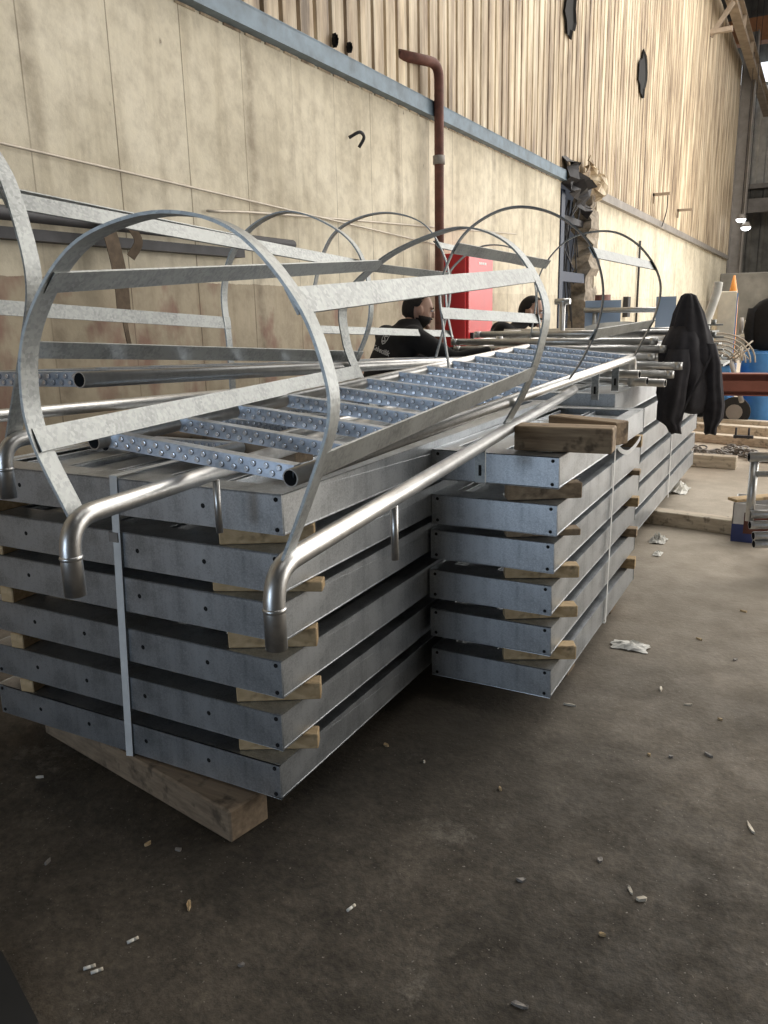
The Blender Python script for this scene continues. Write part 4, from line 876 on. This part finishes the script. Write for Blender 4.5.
for k in range(6):
    r0 = 0.16 + 0.055 * k; cx = -1.16; mb = MB()
    mb.tube([(cx + r0 * math.cos(a), 11.35 + 0.03 * k, 0.80 + r0 * 0.85 * math.sin(a)) for a in [PI * q / 14 for q in range(0, 12)]], 0.012, 6, caps='flat'); mb.build('curved_bar', 'wire', g)
for (x, y) in ((-0.90, 11.17), (-1.45, 11.9)):
    mb = MB(); mb.tube([(x, y, 0.19), (x, y + 0.08, 0.19)], 0.19, 22, caps='flat'); wv = mb.build('wheel', 'rubber', g)
    mb = MB(); mb.tube([(x, y - 0.008, 0.19), (x, y + 0.06, 0.19)], 0.10, 16, caps='flat'); mb.build('hub', 'greysteel', wv)
mb = MB(); mb.tube([(-0.98, 11.15, 0.82), (-0.80, 10.9, 0.35)], 0.03, 8, caps='flat'); mb.build('strut', 'greysteel', g)
mb = MB(); mb.tube([(-1.32, 11.3, 0.82), (-1.32, 11.3, 1.15)], 0.07, 12, caps='flat'); mb.build('gearbox', 'rust', g)
rnd = random.Random(5); mb = MB()
for k in range(16):
    p = V((-1.5 + rnd.random() * .7, 11.2 + rnd.random() * .4, 0.84)); q = p + V((rnd.uniform(-.3, .3), rnd.uniform(-.1, .1), rnd.uniform(0.0, 0.25))); mb.tube([p, q], 0.01, 5, caps='flat')
mb.build('wire_offcuts', 'wire', g)['kind'] = 'stuff'
g = thing('steel_beam', 'red-brown primed I-beam on trestles right of the jacket', 'beam', (-0.6, 8.7, 0))
a = V((-1.16, 8.50, 0.67)); d = V((1, 0.12, 0)).normalized(); nn = V((-0.12, 1, 0)).normalized(); Rb = Matrix((d, nn, V((0, 0, 1)))).transposed(); c = a + d * 1.2
mb = MB(); mb.box(c + V((0, 0, 0.10)), (2.4, 0.010, 0.20), Rb); mb.box(c + V((0, 0, 0.20)), (2.4, 0.16, 0.012), Rb); mb.box(c, (2.4, 0.16, 0.012), Rb); mb.build('i_beam', 'primer', g)
for s in (0.98, 2.1):
    mb = MB(); p = a + d * s
    for q in (-1, 1): mb.box(p + nn * 0.12 * q + V((0, 0, -0.335)), (0.05, 0.05, 0.66), Rb @ Matrix.Rotation(0.12 * q, 3, 'X'))
    mb.build('trestle', 'darksteel', g)
mb = MB(); mb.box(a + d * 0.9 + V((0, -0.10, 0.09)), (1.9, 0.01, 0.10), Rb); mb.build('web_plate', 'primer', g)
g = thing('blue_drum', 'bright blue drum at the far right edge', 'drum', (-0.62, 11.9, 0))
mb = MB(); mb.tube([(-0.62, 11.9, z) for z in (0, .02, .3, .32, .6, .62, .9, .92)], 0.3, 24, caps='flat', radii=[.29, .30, .30, .31, .30, .31, .30, .29]); mb.build('shell', 'blue', g)
mb = MB(); mb.tube([(-0.62, 11.9, 0.92), (-0.62, 11.9, 0.935)], 0.28, 24, caps='flat'); mb.build('lid', 'blue', g)
g = thing('black_coat', 'black coat hung over a stand above the blue drum', 'coat', (-0.6, 11.7, 0.9))
mb = MB(); S = V((-0.60, 11.9, 0)); loft(mb, [(S + V((0, 0, 1.62)), .05, .05, 0), (S + V((0, 0, 1.56)), .16, .12, 0), (S + V((-.02, 0, 1.42)), .27, .15, 0), (S + V((0, 0, 1.15)), .24, .15, 0), (S + V((0, 0, 0.945)), .23, .15, 0)], 26, 3, 0.02); mb.build('body', 'black', g)
mb = MB(); loft(mb, [(S + V((-.22, -.05, 1.48)), .07, .07, 0), (S + V((-.25, -.06, 1.2)), .07, .06, 0), (S + V((-.22, -.06, 0.96)), .05, .05, 0)], 18, 1, 0.01); mb.build('sleeve', 'black', g)
# workbench clutter behind
g = thing('workbench', 'cluttered grey workbench in the dark far hall', 'workbench', (-0.9, 17, 0))
mb = MB(); mb.bb((-1.6, 16.5, 0.9), (-0.2, 17.4, 0.96)); mb.build('top', 'greysteel', g)
for (x, y) in ((-1.55, 16.55), (-0.25, 16.55), (-1.55, 17.35), (-0.25, 17.35)):
    mb = MB(); mb.bb((x - .03, y - .03, 0), (x + .03, y + .03, 0.9)); mb.build('leg', 'greysteel', g)
g = thing('bench_grinder', 'pale grinder with round wheels on the far workbench', 'grinder', (-1.15, 16.8, 0.96))
mb = MB(); mb.bb((-1.35, 16.75, 0.96), (-0.95, 16.95, 1.0)); mb.tube([(-1.3, 16.85, 1.16), (-1.0, 16.85, 1.16)], 0.1, 14, caps='flat'); mb.bb((-1.2, 16.8, 1.0), (-1.1, 16.9, 1.1)); mb.build('motor', 'beige', g)
for x in (-1.38, -0.96):
    mb = MB(); mb.tube([(x, 16.85, 1.16), (x + .05, 16.85, 1.16)], 0.15, 18, caps='flat'); mb.build('wheel', 'greysteel', g)
mb = MB(); mb.bb((-3.2, 30, 0), (0.5, 30.5, 2.6), 0.03); tag(mb.build('storage_container', 'farwall'), 'grey storage container in shade at the far end', 'container')
# spool of brackets seen right of the jacket
g = thing('bracket_bundle', 'bundle of pale punched brackets right of the jacket', 'brackets', (-0.55, 6.4, 1.1))
rnd = random.Random(9)
for k in range(7):
    mb = MB(); p = V((-0.75 + rnd.uniform(-.04, .04), 6.75 + rnd.uniform(-.1, .1), 1.10 + 0.045 * k)); mb.box(p, (0.14, 0.10, 0.012), rnd.uniform(-.5, .5)); mb.tube([p, p + V((0, 0, 0.04))], 0.02, 8, caps='flat'); mb.build('bracket', 'bar', g)
mb = MB(); mb.bb((-0.90, 6.45, 1.075), (-0.62, 6.95, 1.095)); mb.build('tray', 'bar', g)

# timbers on the far floor
for (p, q, ww, hh, lab) in (((-1.6, 9.95), (0.6, 9.35), 0.14, 0.10, 'nearest pale timber lying across the floor right of the far stack'),
                            ((-1.8, 10.65), (0.6, 10.15), 0.16, 0.12, 'middle pale timber lying across the floor behind the chain'),
                            ((-1.9, 11.3), (0.5, 10.95), 0.14, 0.10, 'farthest pale timber lying on the floor before the blue machine')):
    p = V((*p, 0)); q = V((*q, 0)); d = q - p; mb = MB(); mb.box((p + q) / 2 + V((0, 0, hh / 2)), (d.length, ww, hh), math.atan2(d.y, d.x), 0.005); tag(mb.build('floor_timber', 'palewood'), lab, 'timber')
# chain heap
mb = MB(); rnd = random.Random(12)
path = catmull([(-1.05, 9.0, 0), (-0.98, 8.75, 0), (-0.80, 8.85, 0), (-0.72, 9.1, 0), (-0.60, 8.95, 0), (-0.45, 8.75, 0), (-0.25, 8.70, 0), (0.0, 8.6, 0), (0.3, 8.55, 0)], 12)
for i, p in enumerate(path):
    for j in range(2):
        a = rnd.uniform(0, PI); q = p + V((rnd.uniform(-.06, .06), rnd.uniform(-.09, .09), 0.02 + rnd.uniform(0, .045)))
        R = Matrix.Rotation(a, 3, 'Z') @ Matrix.Rotation(rnd.uniform(0, 1.4), 3, 'X')
        ring = [q + R @ V((0.045 * math.cos(2 * PI * k / 8), 0.026 * math.sin(2 * PI * k / 8), 0)) for k in range(9)]
        mb.tube(ring, 0.009, 6, caps='none')
tag(mb.build('chain', 'greysteel'), 'heap of heavy grey chain snaking on the floor right of the far stack', 'chain')
mb = MB(); mb.bb((-0.75, 9.45, 0.11), (-0.55, 9.5, 0.14)); mb.tube([(-0.73, 9.5, 0.1), (-0.73, 9.5, 0.22)], .012, 6, caps='flat'); mb.tube([(-0.6, 9.5, 0.1), (-0.6, 9.5, 0.22)], .012, 6, caps='flat'); tag(mb.build('clamp', 'darksteel'), 'small dark clamp lying on the nearest floor timber', 'clamp')

# lower right tube bundle
g = thing('tube_stand', 'galvanised railing post bundle at the right edge with open tube ends', 'railing', (-0.1, 5.0, 0))
T0 = V((-0.272, 4.98, 0.665))
mb = MB(); mb.tube([(-0.268, 4.92, 0.30), T0 - V((0, 0, 0.02))], 0.024, 14, caps='flat'); mb.build('post', 'tube', g)
mb = MB(); mb.two = True; mb.tube([T0 + V((-0.03, -0.02, 0)), T0 + V((0.9, 0.3, 0.02))], 0.028, 14); mb.build('top_rail', ['tube', 'hole'], g)
mb = MB(); mb.tube([(-0.26, 4.96, 0.57), (0.8, 5.3, 0.58)], 0.018, 12, caps='flat'); mb.build('mid_rail', 'tube', g)
for (x, y, z) in ((-0.266, 4.90, 0.345), (-0.262, 4.88, 0.287), (-0.238, 4.87, 0.228), (-0.232, 4.87, 0.18)):
    mb = MB(); mb.two = True; mb.tube([(x, y, z), (x + 1.1, y + 0.55, z + 0.01)], 0.024, 14); mb.build('tube', ['tube', 'hole'], g)
mb = MB(); mb.bb((-0.1, 4.9, 0.0), (0.0, 5.4, 0.15)); mb.bb((0.5, 5.1, 0), (0.6, 5.6, 0.15)); mb.build('bearer', 'oldwood', g)
g = thing('carton', 'small open carton with white and dark blue print beside the tubes', 'box', (-0.30, 5.75, 0))
mb = MB(); cx0, cy0, cx1, cy1 = -0.405, 5.55, -0.18, 5.85
mb.bb((cx0, cy0, 0), (cx0 + .006, cy1, 0.26)); mb.bb((cx1 - .006, cy0, 0), (cx1, cy1, 0.26)); mb.bb((cx0, cy1 - .006, 0), (cx1, cy1, .26)); mb.bb((cx0, cy0, 0.12), (cx1, cy0 + .006, .26)); mb.bb((cx0, cy0, 0), (cx1, cy1, 0.006)); mb.build('body', 'white', g)
mb = MB(); mb.bb((cx0 - .001, cy0 - .001, 0), (cx1 + .001, cy0 + .005, 0.12)); mb.build('printed_panel', 'cardblue', g)
mb = MB(); mb.bb((cx0 + 0.07, cy0 - .002, 0.06), (cx1, cy0 + .0, 0.2)); mb.build('printed_panel', 'rust', g)
beam((-0.42, 5.58), (-0.12, 5.85), 0.09, 0.02, 0.262, 'wood', 'pale wood offcut resting on the carton', 'wood_offcut')

# near dark mat at the lower left
mb = MB(); mb.add([(-1.62, 0.99, 0.002), (-1.375, 0.895, 0.002), (-1.2, 0.6, 0.002), (-2.4, 0.2, 0.002), (-2.4, 0.99, .002)] + [(-1.62, 0.99, 0.014), (-1.375, 0.895, 0.014), (-1.2, 0.6, 0.014), (-2.4, 0.2, 0.014), (-2.4, .99, .014)],
                  [(0, 1, 2, 3, 4), (9, 8, 7, 6, 5)] + [(k, (k + 1) % 5, 5 + (k + 1) % 5, 5 + k) for k in range(5)])
tag(mb.build('rubber_mat', 'rubber'), 'corner of a black rubber mat at the lower left', 'mat')

# litter on the floor
rnd = random.Random(31)
butts = [(-1.4, 1.06), (-1.375, 1.06), (-1.37, 1.17), (-0.94, 1.51)]
bl = ['left one of two cigarette butts side by side at the lower left', 'right one of two cigarette butts side by side at the lower left', 'single cigarette butt just above the pair at the lower left', 'cigarette butt on bare floor at the bottom centre']
for i, (x, y) in enumerate(butts):
    a = rnd.uniform(0.9, 1.5); d = V((math.cos(a), math.sin(a), 0)) * 0.014; o_ = thing('cigarette_butt', bl[i], 'cigarette butt', (x, y, 0), 'cigarette butts')
    mb = MB(); mb.tube([V((x, y, 0.0045)) - d, V((x, y, .0045)) + d * 0.2], 0.004, 8, caps='flat'); mb.build('paper', 'paper', o_)
    mb = MB(); mb.tube([V((x, y, 0.0045)) + d * 0.2, V((x, y, .0045)) + d], 0.0041, 8, caps='flat'); mb.build('filter', 'litter', o_)
spots = [(-1.08, 1.23, 'grey pebble at the bottom edge left of centre'), (-1.33, 1.33, 'thin flat chip left of the bottom centre'), (-1.81, 1.28, 'dark chip at the left edge below the timber'), (-2.2, 1.57, 'pale curled scrap left of the base timber'),
         (-1.61, 1.47, 'tiny white chip below the base timber'), (-1.51, 1.49, 'thin splinter below the base timber'), (-1.07, 2.23, 'yellowish wood chip right of the left stack corner'), (-1.24, 2.27, 'white chip close to the left stack side'),
         (-0.58, 1.81, 'small pale chip in the middle of the bare floor'), (-0.31, 1.90, 'white smear-like scrap at the lower right'), (-0.34, 1.71, 'thin dark splinter at the lower right'), (-0.45, 1.42, 'flat brown chip at the bottom right of centre'),
         (-0.05, 2.33, 'pale chip near the right edge'), (-0.22, 4.21, 'pale flat scrap on the right side of the floor'), (-0.21, 2.70, 'small chip right of the middle stack toward the edge'), (-0.32, 3.05, 'light chip on the floor right of the middle stack'),
         (-0.39, 2.61, 'brown leaf-like chip below the middle stack'), (-0.32, 2.63, 'tiny chip beside the brown leaf-like chip'), (-0.73, 2.85, 'white chip near the foot of the middle stack'), (-0.78, 2.19, 'small stone in front of the middle stack'),
         (-0.41, 1.99, 'speck of plaster at the lower right'), (-0.28, 1.88, 'pale flake beside the white smear-like scrap'), (-0.37, 3.74, 'pale crumb on the right hand floor'), (-0.20, 3.57, 'small crumb near the right edge of the floor'), (-0.44, 3.14, 'grey crumb left of the light chip'), (-0.20, 2.98, 'pale fleck right of the light chip')]
for i, (x, y, lab) in enumerate(spots):
    s = rnd.uniform(0.004, 0.0085); mb = MB(); n = 7; a0 = rnd.random() * 6; e = rnd.uniform(1.3, 4.2)
    pts = []
    for k in range(n):
        a = 2 * PI * k / n; q = V((math.cos(a) * s * e, math.sin(a) * s, 0)) * rnd.uniform(.6, 1.15); q = Matrix.Rotation(a0, 3, 'Z') @ q; pts.append(V((x, y, 0)) + q)
    top = [p * 1.0 + V((0, 0, 0.004 + rnd.random() * 0.006)) for p in pts]
    mb.add(pts + top, [list(range(n))[::-1], list(range(n, 2 * n))] + [(k, (k + 1) % n, n + (k + 1) % n, n + k) for k in range(n)])
    tag(mb.build('debris_chip', ['litter', 'wood', 'greysteel'][i % 3] if 'pebble' not in lab else 'greysteel'), lab, 'chip', 'chips scattered on the floor')
def crumple(x, y, sx, sy, h, seed, label, z=0.0):
    rnd = random.Random(seed); n = 9; vs = []
    for i in range(n + 1):
        for j in range(n + 1):
            u, v = i / n - .5, j / n - .5; hh = h * max(0, 1 - 3.2 * (u * u + v * v)) * rnd.uniform(0.25, 1)
            vs.append((x + sx * u + rnd.uniform(-.1, .1) * sx / 2, y + sy * v + rnd.uniform(-.1, .1) * sy / 2, z + 0.003 + hh))
    mb = MB(); mb.add(vs, [(i * (n + 1) + j, (i + 1) * (n + 1) + j, (i + 1) * (n + 1) + j + 1, i * (n + 1) + j + 1) for i in range(n) for j in range(n)])
    o = mb.build('crumpled_film', 'paper'); s = o.modifiers.new('s', 'SOLIDIFY'); s.thickness = 0.002; tag(o, label, 'plastic film', 'white film scraps'); return o
crumple(-0.64, 3.52, 0.16, 0.10, 0.03, 1, 'flat crumpled white film right beside the foot of the middle stack'); crumple(-0.83, 5.36, 0.10, 0.15, 0.06, 2, 'crumpled white film at the gap between middle and far stack'); crumple(-0.97, 7.0, 0.20, 0.30, 0.12, 3, 'largest crumpled white film beside the far stack'); crumple(-0.78, 5.05, 0.05, 0.10, 0.02, 4, 'small white scrap on the floor before the crumpled film')
